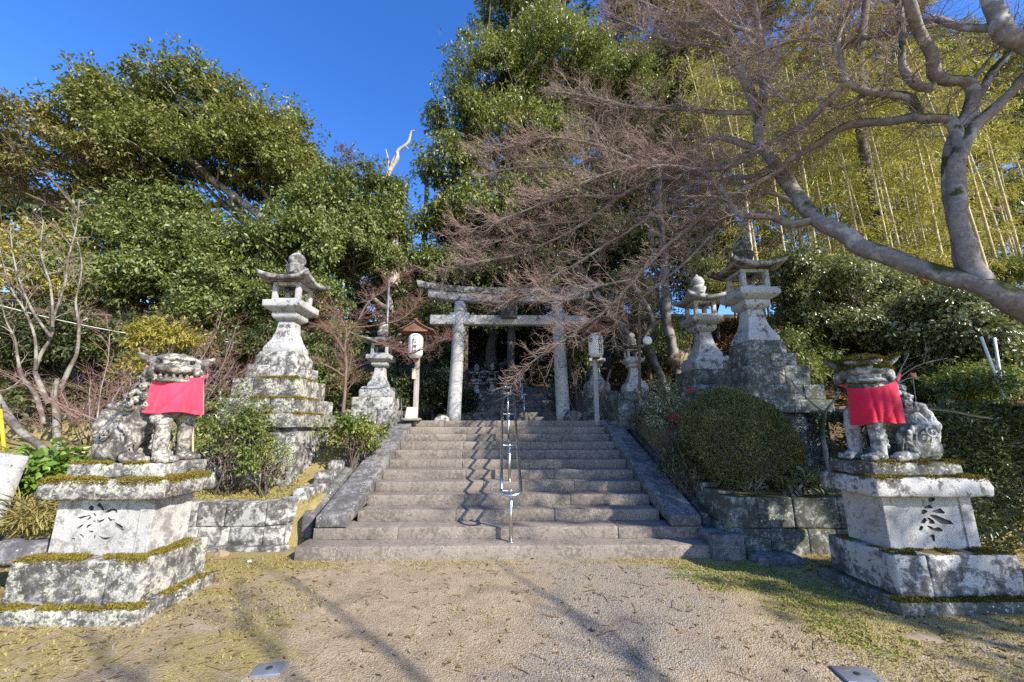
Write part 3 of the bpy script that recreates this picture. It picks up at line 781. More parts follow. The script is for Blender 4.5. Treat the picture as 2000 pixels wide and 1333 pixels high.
# ------------------------------------------------------------------ guardian statue pedestals
def moss_pad(name, boxes, n, mat, parent, seed, L=.022, thick=.03, hang=.4, lo=-.12):
    """tufts of moss on the rim of a slab: boxes = (x0,x1,y0,y1,z)"""
    r = np.random.default_rng(seed); C = []; D = []
    for (x0, x1, y0, y1, z) in boxes:
        x = x0+(x1-x0)*r.random(n); y = y0+(y1-y0)*r.random(n)
        e = np.minimum(np.minimum(x-x0, x1-x), np.minimum(y-y0, y1-y))
        a = fnoise(x, y, 4., 9.)+.6*fnoise(x, y, 11., 3.)
        k = a > lo+.5*(e > .25)
        x, y, e, a = x[k], y[k], e[k], a[k]
        zz = z+thick*np.clip(.35+a, 0, 1.2)*r.random(len(x))-np.where(e < .02, hang*thick*r.random(len(x)), 0)
        C.append(np.stack([x, y, zz], -1)); D.append(r.normal(size=(len(x), 3))*.8+np.array([0, -.2, .8]))
    C = np.concatenate(C); D = np.concatenate(D); m_ = len(C)
    me = leaf_mesh(name, C, D, r.normal(size=(m_, 3)), L*(.6+.8*r.random(m_)), L*.6*np.ones(m_))
    return mesh_obj(name, me, mat, parent, False)

def boolean_cut(o, cutters):
    for c in cutters:
        md = o.modifiers.new('cut', 'BOOLEAN'); md.operation = 'DIFFERENCE'; md.solver = 'EXACT'; md.object = c
    dg = bpy.context.evaluated_depsgraph_get(); dg.update()
    me = bpy.data.meshes.new_from_object(o.evaluated_get(dg))
    o.modifiers.clear(); old = o.data; o.data = me; me.name = old.name
    for c in cutters: bpy.data.objects.remove(c)

def pedestal(label, cx, cap, die, base, foot, char, s, tilt):
    x0, x1, yf = cx-.60, cx+.60, 4.09
    P = thing('statue_pedestal', label, 'pedestal', (cx, 4.45, 0))
    m = MB(); m.box(cx-.72, cx+.70, 3.93, 4.92, -.2, .125); m.rough('foot_slab', foot, P, .02, .09, .012, 3, chip=.05)
    m = MB()
    for a, b in ((-.61, .28*s-.002), (.28*s+.002, .61)):
        lo, hi = sorted((a, b)); m.box(cx+lo, cx+hi, 4.03, 4.83, .12, .49)
    m.rough('base_block', base, P, .018, .06, .010, 5, 5, chip=.02)
    # dressed die with a sunk panel and a carved character
    m = MB(); m.box(cx-.465, cx+.465, 4.20, 4.70, .486, 1.005)
    b = m.bm(); bmesh.ops.recalc_face_normals(b, faces=b.faces)
    bmesh.ops.bevel(b, geom=list(b.edges), offset=.008, segments=2, profile=.5, affect='EDGES')
    me = bpy.data.meshes.new('die'); b.to_mesh(me); b.free()
    d = mesh_obj('die', me, [die, M['carve_shade']], P, False)
    c1 = MB().box(cx-.34, cx+.34, 4.1, 4.213, .44, 1.05).build('cutter', die)
    cuts = [c1]
    for poly in char:                                  # outlines follow the dark shaded shapes in the carving, one cutter each
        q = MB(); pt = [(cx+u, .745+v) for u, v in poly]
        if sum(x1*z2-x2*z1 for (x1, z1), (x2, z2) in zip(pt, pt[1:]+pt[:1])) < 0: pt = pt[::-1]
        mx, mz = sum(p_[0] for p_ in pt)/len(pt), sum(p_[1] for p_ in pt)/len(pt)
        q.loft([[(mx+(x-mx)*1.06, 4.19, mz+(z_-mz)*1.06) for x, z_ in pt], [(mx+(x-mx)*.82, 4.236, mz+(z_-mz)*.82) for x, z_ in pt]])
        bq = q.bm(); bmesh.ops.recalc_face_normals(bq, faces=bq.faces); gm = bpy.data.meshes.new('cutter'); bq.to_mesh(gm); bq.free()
        gm.materials.append(die); gm.materials.append(M['carve_shade']); gm.polygons.foreach_set('material_index', np.ones(len(gm.polygons), dtype=np.int32))
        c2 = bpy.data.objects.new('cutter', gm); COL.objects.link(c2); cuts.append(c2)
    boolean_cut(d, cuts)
    # coping: chamfered underside
    m = MB(); h = .185
    m.loft([[(x0, yf, 1.0), (x1, yf, 1.0), (x1, 4.83, 1.0), (x0, 4.83, 1.0)], [(x0-.005, yf-.005, 1.0+h*.5), (x1+.005, yf-.005, 1.0+h*.5), (x1+.005, 4.835, 1.0+h*.5), (x0-.005, 4.835, 1.0+h*.5)], [(x0+.015, yf+.015, 1.0+h), (x1-.015, yf+.015, 1.0+h), (x1-.015, 4.815, 1.0+h), (x0+.015, 4.815, 1.0+h)]])
    m.rough('coping', cap, P, .022, .05, .010, 6, 5, chip=.03)
    return P
PLX, PRX = -3.90, 4.33
for zz, hw in ((3.07-.49*1.083, .535*1.083), (3.07-.83*1.083, .655*1.083), (3.07-1.08*1.083, .72*1.083)):
    moss_pad('moss', [(LX-.2, LX+hw+.005, LY-hw-.005, LY-hw+.10, zz+.004), (LX+hw-.10, LX+hw+.005, LY-hw, LY+.2, zz+.004)], 2600, M['moss'], LL, int(zz*100), thick=.03, hang=1.6)
def strokes(polys, cu, lean, v0, k):
    return [[((u+lean*(v-v0)-cu)*k, -(v-v0)*.00034) for u, v in p_] for p_ in polys]
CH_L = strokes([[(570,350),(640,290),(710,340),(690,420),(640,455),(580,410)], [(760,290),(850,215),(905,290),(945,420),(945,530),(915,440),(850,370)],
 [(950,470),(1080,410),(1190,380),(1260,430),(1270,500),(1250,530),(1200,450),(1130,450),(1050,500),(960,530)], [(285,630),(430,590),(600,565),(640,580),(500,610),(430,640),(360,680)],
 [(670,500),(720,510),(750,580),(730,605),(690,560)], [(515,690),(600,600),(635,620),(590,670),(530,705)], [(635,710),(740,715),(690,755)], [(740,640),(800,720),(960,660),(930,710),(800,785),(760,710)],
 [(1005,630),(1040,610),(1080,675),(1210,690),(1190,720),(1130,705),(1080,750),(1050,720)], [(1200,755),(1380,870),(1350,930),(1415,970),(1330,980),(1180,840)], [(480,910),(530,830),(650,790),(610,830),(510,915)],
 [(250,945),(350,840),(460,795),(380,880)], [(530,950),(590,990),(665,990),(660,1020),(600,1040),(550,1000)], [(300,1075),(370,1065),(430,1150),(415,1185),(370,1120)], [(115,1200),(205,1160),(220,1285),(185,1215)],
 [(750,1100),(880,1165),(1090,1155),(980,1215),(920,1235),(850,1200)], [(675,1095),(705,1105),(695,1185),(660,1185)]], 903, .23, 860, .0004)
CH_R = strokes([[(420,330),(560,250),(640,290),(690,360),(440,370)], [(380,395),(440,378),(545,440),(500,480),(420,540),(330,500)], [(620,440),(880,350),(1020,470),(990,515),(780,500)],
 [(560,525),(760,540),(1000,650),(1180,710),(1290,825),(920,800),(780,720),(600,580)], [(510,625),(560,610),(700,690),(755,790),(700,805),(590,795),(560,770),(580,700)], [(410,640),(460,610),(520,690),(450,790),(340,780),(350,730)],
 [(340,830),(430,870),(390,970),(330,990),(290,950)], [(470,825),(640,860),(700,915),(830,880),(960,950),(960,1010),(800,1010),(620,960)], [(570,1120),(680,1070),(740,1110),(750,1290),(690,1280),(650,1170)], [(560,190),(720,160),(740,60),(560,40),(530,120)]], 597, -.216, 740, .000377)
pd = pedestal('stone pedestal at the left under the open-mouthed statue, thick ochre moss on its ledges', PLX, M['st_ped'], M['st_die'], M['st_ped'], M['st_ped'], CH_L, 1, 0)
moss_pad('moss', [(PLX-.59, PLX+.60, 4.08, 4.30, 1.185), (PLX+.45, PLX+.605, 4.1, 4.8, 1.185), (PLX-.59, PLX-.45, 4.1, 4.8, 1.185)], 9000, M['moss'], pd, 5, L=.018, thick=.04, hang=1.2, lo=-.38)
moss_pad('moss', [(PLX-.61, PLX+.61, 4.03, 4.2, .49), (PLX+.46, PLX+.61, 4.03, 4.83, .49)], 8000, M['moss'], pd, 6, L=.018, thick=.03, hang=1., lo=-.22)
moss_pad('moss', [(PLX-.72, PLX+.70, 3.93, 4.04, .125), (PLX+.61, PLX+.70, 3.93, 4.9, .125)], 3500, M['moss'], pd, 7, thick=.025)
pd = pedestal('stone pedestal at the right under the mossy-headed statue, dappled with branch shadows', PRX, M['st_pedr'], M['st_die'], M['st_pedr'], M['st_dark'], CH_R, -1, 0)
moss_pad('moss', [(PRX-.58, PRX+.60, 4.10, 4.36, 1.185)], 9000, M['moss'], pd, 8, thick=.03, hang=1.4, lo=-.3)
moss_pad('moss', [(PRX-.61, PRX+.61, 4.04, 4.2, .49)], 4000, M['moss_g'], pd, 9, thick=.03)
moss_pad('moss', [(PRX-.72, PRX+.70, 3.93, 4.04, .125)], 2500, M['moss_g'], pd, 10, thick=.03)

# ------------------------------------------------------------------ guardian lion-dogs
def statue(name, label, cx, cy, z, sx, mat, openm, seed, plinth, moss=None):
    """seated lion-dog; local +x is where the body points, head turned to local -y; sx mirrors it"""
    m = MB(); rot = lambda ax, a: Matrix.Rotation(R(a), 3, ax)
    B = m.ball
    def cap(a, b, ra, rb, n=6):
        a, b = Vector(a), Vector(b)
        m.tube([a.lerp(b, i/n) for i in range(n+1)], [ra+(rb-ra)*i/n for i in range(n+1)], 14); B(a, ra); B(b, rb)
    B((.12, 0, .655), (.19, .205, .225), rot('Y', -18))          # chest
    B((.20, -.02, .60), (.13, .175, .165))
    cap((.10, 0, .66), (-.22, 0, .34), .20, .215)             # back sloping to the rump
    cap((.10, 0, .72), (.20, -.05, .93), .205, .175)          # neck
    for s in (-1, 1):
        B((-.17, s*.155, .23), (.225, .10, .225), rot('Y', 20))   # haunch
        B((-.26, s*.13, .14), (.17, .12, .15))
        cap((-.02, s*.20, .07), (.10, s*.205, .05), .065, .06)  # hind paw
        for k in range(4): B((.15, s*.205+(k-1.5)*.034, .035), (.045, .022, .035))
        cap((.22, s*.135, .52), (.255, s*.148, .38), .095, .076)  # foreleg
        cap((.255, s*.148, .38), (.265, s*.152, .07), .072, .062)
        B((.185, s*.155, .45), (.07, .07, .065))                 # elbow
        B((.30, s*.15, .05), (.10, .085, .055))
        for k in range(4): B((.385, s*.15+(k-1.5)*.038, .036), (.045, .024, .037))
        for k in range(5):                                      # leg tuft
            B((.19-.004*k, s*.155, .38-.055*k), (.024, .028, .03))
        for k in range(6):                                      # haunch grooves read as raised locks
            a = -.6+k*.34
            B((-.17+.19*math.cos(a), s*.255, .22+.17*math.sin(a)), (.05, .022, .022), rot('Y', -math.degrees(a)-60))
    # tail of curled locks
    for (x, y, zz, r) in ((-.43, 0, .16, .085), (-.47, 0, .27, .10), (-.46, .05, .39, .085), (-.47, -.06, .37, .08), (-.48, 0, .49, .075), (-.45, 0, .58, .055), (-.50, .0, .22, .07)):
        B((x, y, zz), r)
    # mane curls down the back of the neck and along the spine
    r = random.Random(seed)
    for lev in range(6):
        zz = .98-.085*lev; rad = .20+.012*lev
        for k in range(9):
            a = R(95+k*24-20)
            B((.13-.035*lev+(rad-.028)*math.cos(a)*.9, (rad-.028)*math.sin(a), zz), (.048, .048, .042))
    for k in range(6): B((-.01-.065*k, 0, .78-.085*k), (.055, .055, .05))
    # head, turned
    hy = R(-52)
    Hm = Matrix.Translation((.21, -.07, .985)) @ Matrix.Rotation(hy, 4, 'Z') @ Matrix.Rotation(R(4), 4, 'Y')
    H3 = Hm.to_3x3()
    def hb(c, rr, M3=None): B(Hm @ Vector(c), rr, H3 @ M3 if M3 is not None else H3)
    hb((-.02, 0, .02), (.19, .225, .155)); hb((-.05, 0, .09), (.15, .20, .09))
    hb((.13, 0, -.005), (.13, .185, .072)); hb((.20, 0, .0), (.07, .165, .058))
    jz = -.105 if not openm else -.125
    hb((.115, 0, jz), (.135, .172, .042)); hb((.0, 0, jz+.01), (.13, .18, .06))
    for k in range(9):
        a = R(-80+k*20)
        hb((.075+.15*math.cos(a), .17*math.sin(a), jz+.040), (.016, .019, .024))       # teeth
    if not openm: hb((.10, 0, -.06), (.13, .165, .03))
    for s in (-1, 1):
        hb((.135, s*.085, .105), (.075, .085, .034), rot('Z', s*18))                   # brow
        hb((.165, s*.082, .062), (.034, .036, .026))                                   # eye
        hb((.235, s*.045, .035), (.035, .034, .026))                                   # nostril
        hb((.12, s*.185, -.03), (.06, .04, .06)); hb((.03, s*.215, -.06), (.07, .045, .075)); hb((-.06, s*.22, -.09), (.07, .05, .075))
        # ear: flattened and pointed, flung outwards
        for q in range(7):
            f = q/6
            hb((-.06-.02*f, s*(.205+.105*f), .075+.035*f+.03*f*f), (.050*(1-.6*f)+.006, .034, .050*(1-.74*f)+.008), rot('X', s*22))
        for k in range(4): hb((-.10, s*(.05+.05*k), .135-.02*k), (.05, .04, .035))
    hb((.255, 0, .03), (.03, .055, .028)); hb((.13, 0, .12), (.06, .05, .032))
    # carved spiral curls on mane, tail and haunch
    def curl(c, n, rr, tk=.011, hand=1):
        c = Vector(c); n = Vector(n).normalized(); u = n.orthogonal().normalized(); v = n.cross(u)
        pts = [c+(u*math.cos(hand*q*.62)+v*math.sin(hand*q*.62))*rr*(1-q/21)+n*(.006*q/3) for q in range(19)]
        m.tube(pts, [tk*(1-.3*q/19) for q in range(19)], 6)
    for lev in range(5):
        zz = .97-.095*lev; rad = .215+.012*lev
        for k in range(7):
            a = R(80+k*32+lev*16); n = Vector((math.cos(a), math.sin(a), .15))
            curl((.13-.04*lev+rad*math.cos(a)*.92, rad*math.sin(a)*1.02, zz), n, .042, .012, 1 if k % 2 else -1)
    for s in (-1, 1):
        curl((-.20, s*.275, .30), (0, s, .2), .075, .013, s); curl((-.47, s*.085, .30), (-.3, s, 0), .06, .013, s); curl((-.47, s*.075, .44), (-.3, s, 0), .05, .012, -s)
        for q in range(4):
            a = .5+q*.3; m.tube([Vector((-.06+.05*q, s*.262-.012*s*t_, .30-.26*t_/6-.02*q)) for t_ in range(7)], .011, 6)
    me0 = m.mesh('tmp'); b = bmesh.new(); b.from_mesh(me0)
    bmesh.ops.recalc_face_normals(b, faces=b.faces); b.to_mesh(me0); b.free()
    o = bpy.data.objects.new('tmp', me0); COL.objects.link(o)
    md = o.modifiers.new('r', 'REMESH'); md.mode = 'VOXEL'; md.voxel_size = .0068
    s_ = o.modifiers.new('s', 'SMOOTH'); s_.iterations = 2; s_.factor = .35
    dg = bpy.context.evaluated_depsgraph_get(); dg.update()
    me = bpy.data.meshes.new_from_object(o.evaluated_get(dg)); bpy.data.objects.remove(o)
    n = len(me.vertices); co = np.empty(n*3, dtype=np.float32); me.vertices.foreach_get('co', co); co = co.reshape(-1, 3)
    nn = np.empty(n*3, dtype=np.float32); me.vertices.foreach_get('normal', nn); nn = nn.reshape(-1, 3)
    d = np.array([noise.noise(Vector(p)*9)*.6+noise.noise(Vector(p)*24)*.4 for p in co])
    co = co+nn*(d*.0045)[:, None]
    co[:, 0] *= sx
    W = co+np.array([cx, cy, z]); me.vertices.foreach_set('co', W.astype(np.float32).ravel())
    if sx < 0: me.flip_normals()
    me.update(); me.name = 'body'
    T = thing(name, label, 'statue', (cx, cy, z-.14))
    mesh_obj('body', me, mat, T, True)
    q = MB(); q.box(cx-.50*1, cx+.46, cy-.29, cy+.29, z-.137, z+.006); q.rough('plinth', plinth, T, .02, .06, .012, 5, chip=.03)
    if moss:
        k = (nn[:, 2] > .35) & (W[:, 2] > z+.98)
        idx = np.nonzero(k)[0]; rr = np.random.default_rng(seed); idx = rr.choice(idx, 9000)
        C = W[idx]+rr.normal(size=(len(idx), 3))*.006; D = nn[idx]*np.array([sx, 1, 1])+rr.normal(size=(len(idx), 3))*.7+np.array([0, 0, .4])
        mesh_obj('moss', leaf_mesh('moss', C, D, rr.normal(size=(len(idx), 3)), .022*(.6+rr.random(len(idx))), .013*np.ones(len(idx))), moss, T, False)
    return T, (me, nn)
SZ = 1.325
TL, _ = statue('guardian_statue', 'pale lichen-crusted stone lion-dog with open mouth, seated on the left pedestal', PLX+.06, 4.47, SZ, 1, M['st_kom'], True, 3, M['st_ped'])
TRt, _ = statue('guardian_statue', 'dark stone lion-dog with moss-capped head, seated on the right pedestal', PRX-.02, 4.47, SZ, -1, M['st_komr'], False, 4, M['st_dark'], M['moss_g'])
moss_pad('moss', [(PLX-.42, PLX-.1, 4.18, 4.42, SZ+.005), (PLX-.1, PLX+.3, 4.18, 4.25, SZ+.005)], 2500, M['moss'], TL, 15, thick=.03)
moss_pad('moss', [(PRX-.46, PRX+.46, 4.18, 4.36, SZ+.004), (PRX-.1, PRX+.48, 4.18, 4.76, SZ+.004)], 5000, M['moss'], TRt, 16, thick=.02, hang=1.6)

def bib(name, label, cx, cy, z, face, wtop, wbot, h, mat, strap, seed, skew=0.):
    """cloth bib hung under the chin; face = direction its front looks"""
    r = random.Random(seed); nx, ny = 44, 34; f = Vector((math.cos(face), math.sin(face), 0)); s = Vector((-f.y, f.x, 0))
    T = thing(name, label, 'bib', (cx, cy, z-h))
    vs = []; fs = []
    for j in range(ny+1):
        v = j/ny
        for i in range(nx+1):
            u = i/nx*2-1
            w = (wtop+(wbot-wtop)*v**.8)*.5
            dip = .035*(1-u*u)*(1-v)
            bulge = .15*(1-abs(u)**2.2)*(.55+.45*math.sin(min(1, v*1.1)*PI*.55))-.05*v*v
            cr = lambda q: (1-abs(math.sin(q)))**2
            fold = -1.6*(.030*cr(u*2.6+.5+seed+.35*v)+.022*cr(u*4.3-.6*v+seed*2.1)+.016*cr((u+v*1.2)*3.1+seed))*v**.7+.020*math.sin(u*3.4+seed+1.2*v)*v-.012*cr(v*2.2+u*1.3+seed)*(1-v)
            if v > .955 or abs(u) > .965: fold += .004
            p = Vector((cx, cy, z))+s*(u*w)+f*(bulge+fold)
            p.z += -h*v-dip+.012*math.sin(u*4+seed)*v+skew*u*(1-.6*v)
            vs.append(p)
    for j in range(ny):
        for i in range(nx): a = j*(nx+1)+i; fs.append((a, a+1, a+nx+2, a+nx+1))
    m = MB(); m.add(vs, fs); o = m.build('cloth', mat, T, True)
    sd = o.modifiers.new('thickness', 'SOLIDIFY'); sd.thickness = .005; sd.offset = 0
    for k, end in strap:
        c = vs[0 if k < 0 else nx]; e = Vector(end)
        q = MB(); mid = c.lerp(e, .5)+f*.012
        pts = [c+Vector((0, 0, -.015)), c.lerp(mid, .5), mid, mid.lerp(e, .5), e]
        rings = [[p+Vector((0, 0, .018))+f*.004, p+Vector((0, 0, .018))-f*.002, p-Vector((0, 0, .018))-f*.002, p-Vector((0, 0, .018))+f*.004] for p in pts]
        q.loft(rings); q.build('strap', mat, T, True).parent = o
    return T
bib('cloth_bib', 'coral red cloth bib tied round the neck of the left statue', PLX+.37, 4.35, SZ+.915, R(-52), .40, .52, .41, M['cloth'], [(-1, (PLX+.06, 4.27, SZ+1.0)), (1, (PLX+.52, 4.56, SZ+.93))], 1, -.01)
bib('cloth_bib', 'crimson cloth bib tied round the neck of the right statue', PRX-.26, 4.29, SZ+.82, R(-118), .42, .46, .42, M['cloth_r'], [(1, (PRX+.02, 4.22, SZ+.93)), (-1, (PRX-.44, 4.50, SZ+.84))], 2, .03)

# ------------------------------------------------------------------ paper lanterns on posts
def lantern_post(label, llabel, x, y, z, h, lean, roof, rlab=None):
    P = thing('lantern_post', label, 'post', (x, y, z))
    tp = Vector((x+lean, y, z+h))
    m = MB(); c = .055
    m.loft([[(x-c, y-c, z-.1), (x+c, y-c, z-.1), (x+c, y+c, z-.1), (x-c, y+c, z-.1)], [(tp.x-c, y-c, tp.z), (tp.x+c, y-c, tp.z), (tp.x+c, y+c, tp.z), (tp.x-c, y+c, tp.z)]])
    m.rough('post', M['wood_grey'], P, .006, .15, .003)
    zr = z+h-.02
    m = MB()
    for s in (-1, 1):   # two curved slopes meeting at a ridge that runs front to back
        rings = []
        for q in np.linspace(0, 1, 7):
            xx = tp.x+s*.43*q; zz = zr+.26*(1-q)**1.25+.03*q*q
            rings.append([(xx, y-.40, zz), (xx, y+.22, zz), (xx, y+.22, zz+.028), (xx, y-.40, zz+.028)])
        m.loft(rings)
    m.box(tp.x-.03, tp.x+.03, y-.42, y+.24, zr+.275, zr+.32)
    lr_ = m.rough('little_roof', M['wood_roof'], P, .004, .12, .003)
    m = MB(); m.box(tp.x-.30, tp.x+.30, y-.36, y-.34, zr+.0, zr+.05); m.add([(tp.x-.30, y-.355, zr+.05), (tp.x+.30, y-.355, zr+.05), (tp.x, y-.355, zr+.24), (tp.x-.30, y-.335, zr+.05), (tp.x+.30, y-.335, zr+.05), (tp.x, y-.335, zr+.24)], [(0,1,2),(5,4,3),(0,3,4,1),(1,4,5,2),(2,5,3,0)])
    m.box(tp.x-.33, tp.x+.33, y-.2, y-.16, zr-.03, zr+.02); m.box(tp.x-.33, tp.x+.33, y+.1, y+.14, zr-.03, zr+.02)
    m.rough('gable', M['wood_roof'], P, .003, .2, .002).parent = lr_
    # paper lantern
    lx, ly, lz, r0, hh = tp.x-.01, y-.20, zr-.03, .178, .62
    Lp = thing('paper_lantern', llabel, 'paper lantern', (lx, ly, lz-hh))
    prof = []
    rad = lambda q: r0*(1-max(0, abs(q-.5)*2-.62)**2*4.2*.78)
    for i in range(61):
        q = i/60; prof.append((lz-hh*q*1.0, rad(q)*(1+.012*math.cos(q*2*PI*20))))
    mm = MB(); mm.lathe(lx, ly, prof[::-1], 32); sd_ = mm.build('shade', M['paper'], Lp, True)
    MB().lathe(lx, ly, [(lz-.012, .095), (lz+.012, .095)], 24).build('top_ring', M['black'], Lp, True)
    MB().lathe(lx, ly, [(lz-hh-.03, .085), (lz-hh+.008, .085)], 24).build('bottom_ring', M['black'], Lp, True)
    m = MB(); m.tube([(lx, ly, lz), (lx, ly, lz+.08)], .006, 6); m.tube([(lx, ly, lz-hh-.02), (lx+.02, ly+.02, lz-hh-.22)], .008, 6); m.build('cord', M['black'], Lp)
    def wrap(me, mat, ang, zc, nm):
        co = centre_mesh(me); a = ang+co[:, 0]/r0; zz = zc+co[:, 1]
        rr = np.array([rad((lz-q)/hh) for q in zz])+.004+co[:, 2]*.5
        V = np.stack([lx+rr*np.sin(a), ly-rr*np.cos(a), zz], -1)
        me.vertices.foreach_set('co', V.astype(np.float32).ravel()); me.update(); mesh_obj(nm, me, mat, Lp, False).parent = sd_
    ang0 = .05 if lean < .01 else .42
    for i, ch in enumerate('笠彌神社'):
        wrap(glyph_mesh(ch, .118, .002, .0022), M['ink'], ang0, lz-.115-i*.118, 'character')
    # round three-comma crest on the side
    m = MB(); a_ = ang0-1.35; rc = .062
    for k in range(3):
        b0 = k*2*PI/3
        prev = None; pts = []
        for q in range(13):
            f = q/12; aa = b0+f*2.4; rr = rc*(.52+.40*f); wd = .026*(1-f)**.7+.002
            pts.append((rr*math.cos(aa), rr*math.sin(aa), wd))
        vs = []
        for (px_, pz_, wd) in pts:
            rr = math.hypot(px_, pz_); vs += [(px_*(1-wd/rr), pz_*(1-wd/rr)), (px_*(1+wd/rr*.6), pz_*(1+wd/rr*.6))]
        w3 = []
        for (u, v) in vs:
            an = a_+u/r0; r3 = rad((lz-(lz-.20+v))/hh)+.004; w3.append((lx+r3*math.sin(an), ly-r3*math.cos(an), lz-.20+v))
        m.add(w3, [(2*i, 2*i+1, 2*i+3, 2*i+2) for i in range(12)])
    m.build('crest', M['redink'], Lp).parent = sd_
    return P, tp
pL, tl = lantern_post('grey wooden post with a small brown gabled roof, left of the gate', 'white paper lantern hanging from the left post, black characters on its front', -2.14, 9.75, 1.80, 2.16, -.03, True)
pR, tr_ = lantern_post('grey wooden post with a branch-hidden roof, right of the gate', 'white paper lantern hanging from the right post, red crest on its side', 2.26, 9.75, 1.80, 2.20, .02, True)
m = MB(); m.box(-2.245, -2.165, 9.60, 9.69, 2.80, 3.06); tag(m.rough('wooden_tag', plain('pale_wood_tag', (.52, .44, .30)), None, .006, .2, .002), 'small pale wooden box fixed to the left lantern post', 'box')

# handwritten notice leaning on a flat stone at the foot of the left post
N = thing('paper_notice', 'white paper notice with blue handwriting, propped at the foot of the left lantern post', 'notice', (-2.2, 9.56, 1.86))
Mn = Matrix.Translation((-2.19, 9.56, 1.985)) @ Matrix.Rotation(R(-16), 4, 'X')
q_ = MB().box(-.13, .13, -.006, .006, -.14, .14, Mn)
sh_ = q_.build('sheet', M['paper'], N)
rs = random.Random(5); m = MB()
for i in range(4):                                   # four columns of small brush strokes, too small to read
    for j in range(8):
        for k in range(3):
            u = .085-.057*i+rs.uniform(-.018, .018); v = .105-.03*j+rs.uniform(-.010, .010); a, b = (rs.uniform(.006, .016), .0022) if k % 2 else (.0022, rs.uniform(.005, .012))
            m.box(u-a, u+a, -.009, -.0065, v-b, v+b, Mn @ Matrix.Rotation(R(0), 4, 'Y'))
m.build('handwriting', M['blueink'], N).parent = sh_
m = MB(); m.box(-2.42, -1.98, 9.40, 9.74, 1.80, 1.865); tag(m.rough('flat_stone', M['st_step'], None, .03, .06, .012, 5, chip=.03), 'flat pale stone holding the white paper notice', 'stone')

# ------------------------------------------------------------------ bare maple, limbs read off the photo
def limb(pts, dia=True):
    """[(px, py, Y, width px)] -> smooth polyline + radii"""
    P = np.array([at(a, b, y) for a, b, y, w in pts]); Rr = np.array([w*.5*pxm(at(a, b, y)) for a, b, y, w in pts])
    n = (len(P)-1)*4+1; t = np.linspace(0, len(P)-1, n); i = np.minimum(t.astype(int), len(P)-2); f = (t-i)[:, None]
    g = lambda k: P[np.clip(k, 0, len(P)-1)]
    p0, p1, p2, p3 = g(i-1), g(i), g(i+1), g(i+2)
    C = .5*(2*p1+(p2-p0)*f+(2*p0-5*p1+4*p2-p3)*f**2+(3*p1-p0-3*p2+p3)*f**3)
    rad = np.interp(t, np.arange(len(P)), Rr)
    kn = np.array([noise.noise(Vector(c)*2.6) for c in C]); k2 = np.array([noise.noise_vector(Vector(c)*1.9)[:] for c in C])
    return C+k2*rad[:, None]*.55, rad*(1+.22*kn)
def seq(pts, y0, y1, w0, w1):
    n = len(pts)
    return limb([(p[0], p[1], y0+(y1-y0)*i/(n-1), w0+(w1-w0)*i/(n-1)) for i, p in enumerate(pts)])
mrng = np.random.default_rng(21)
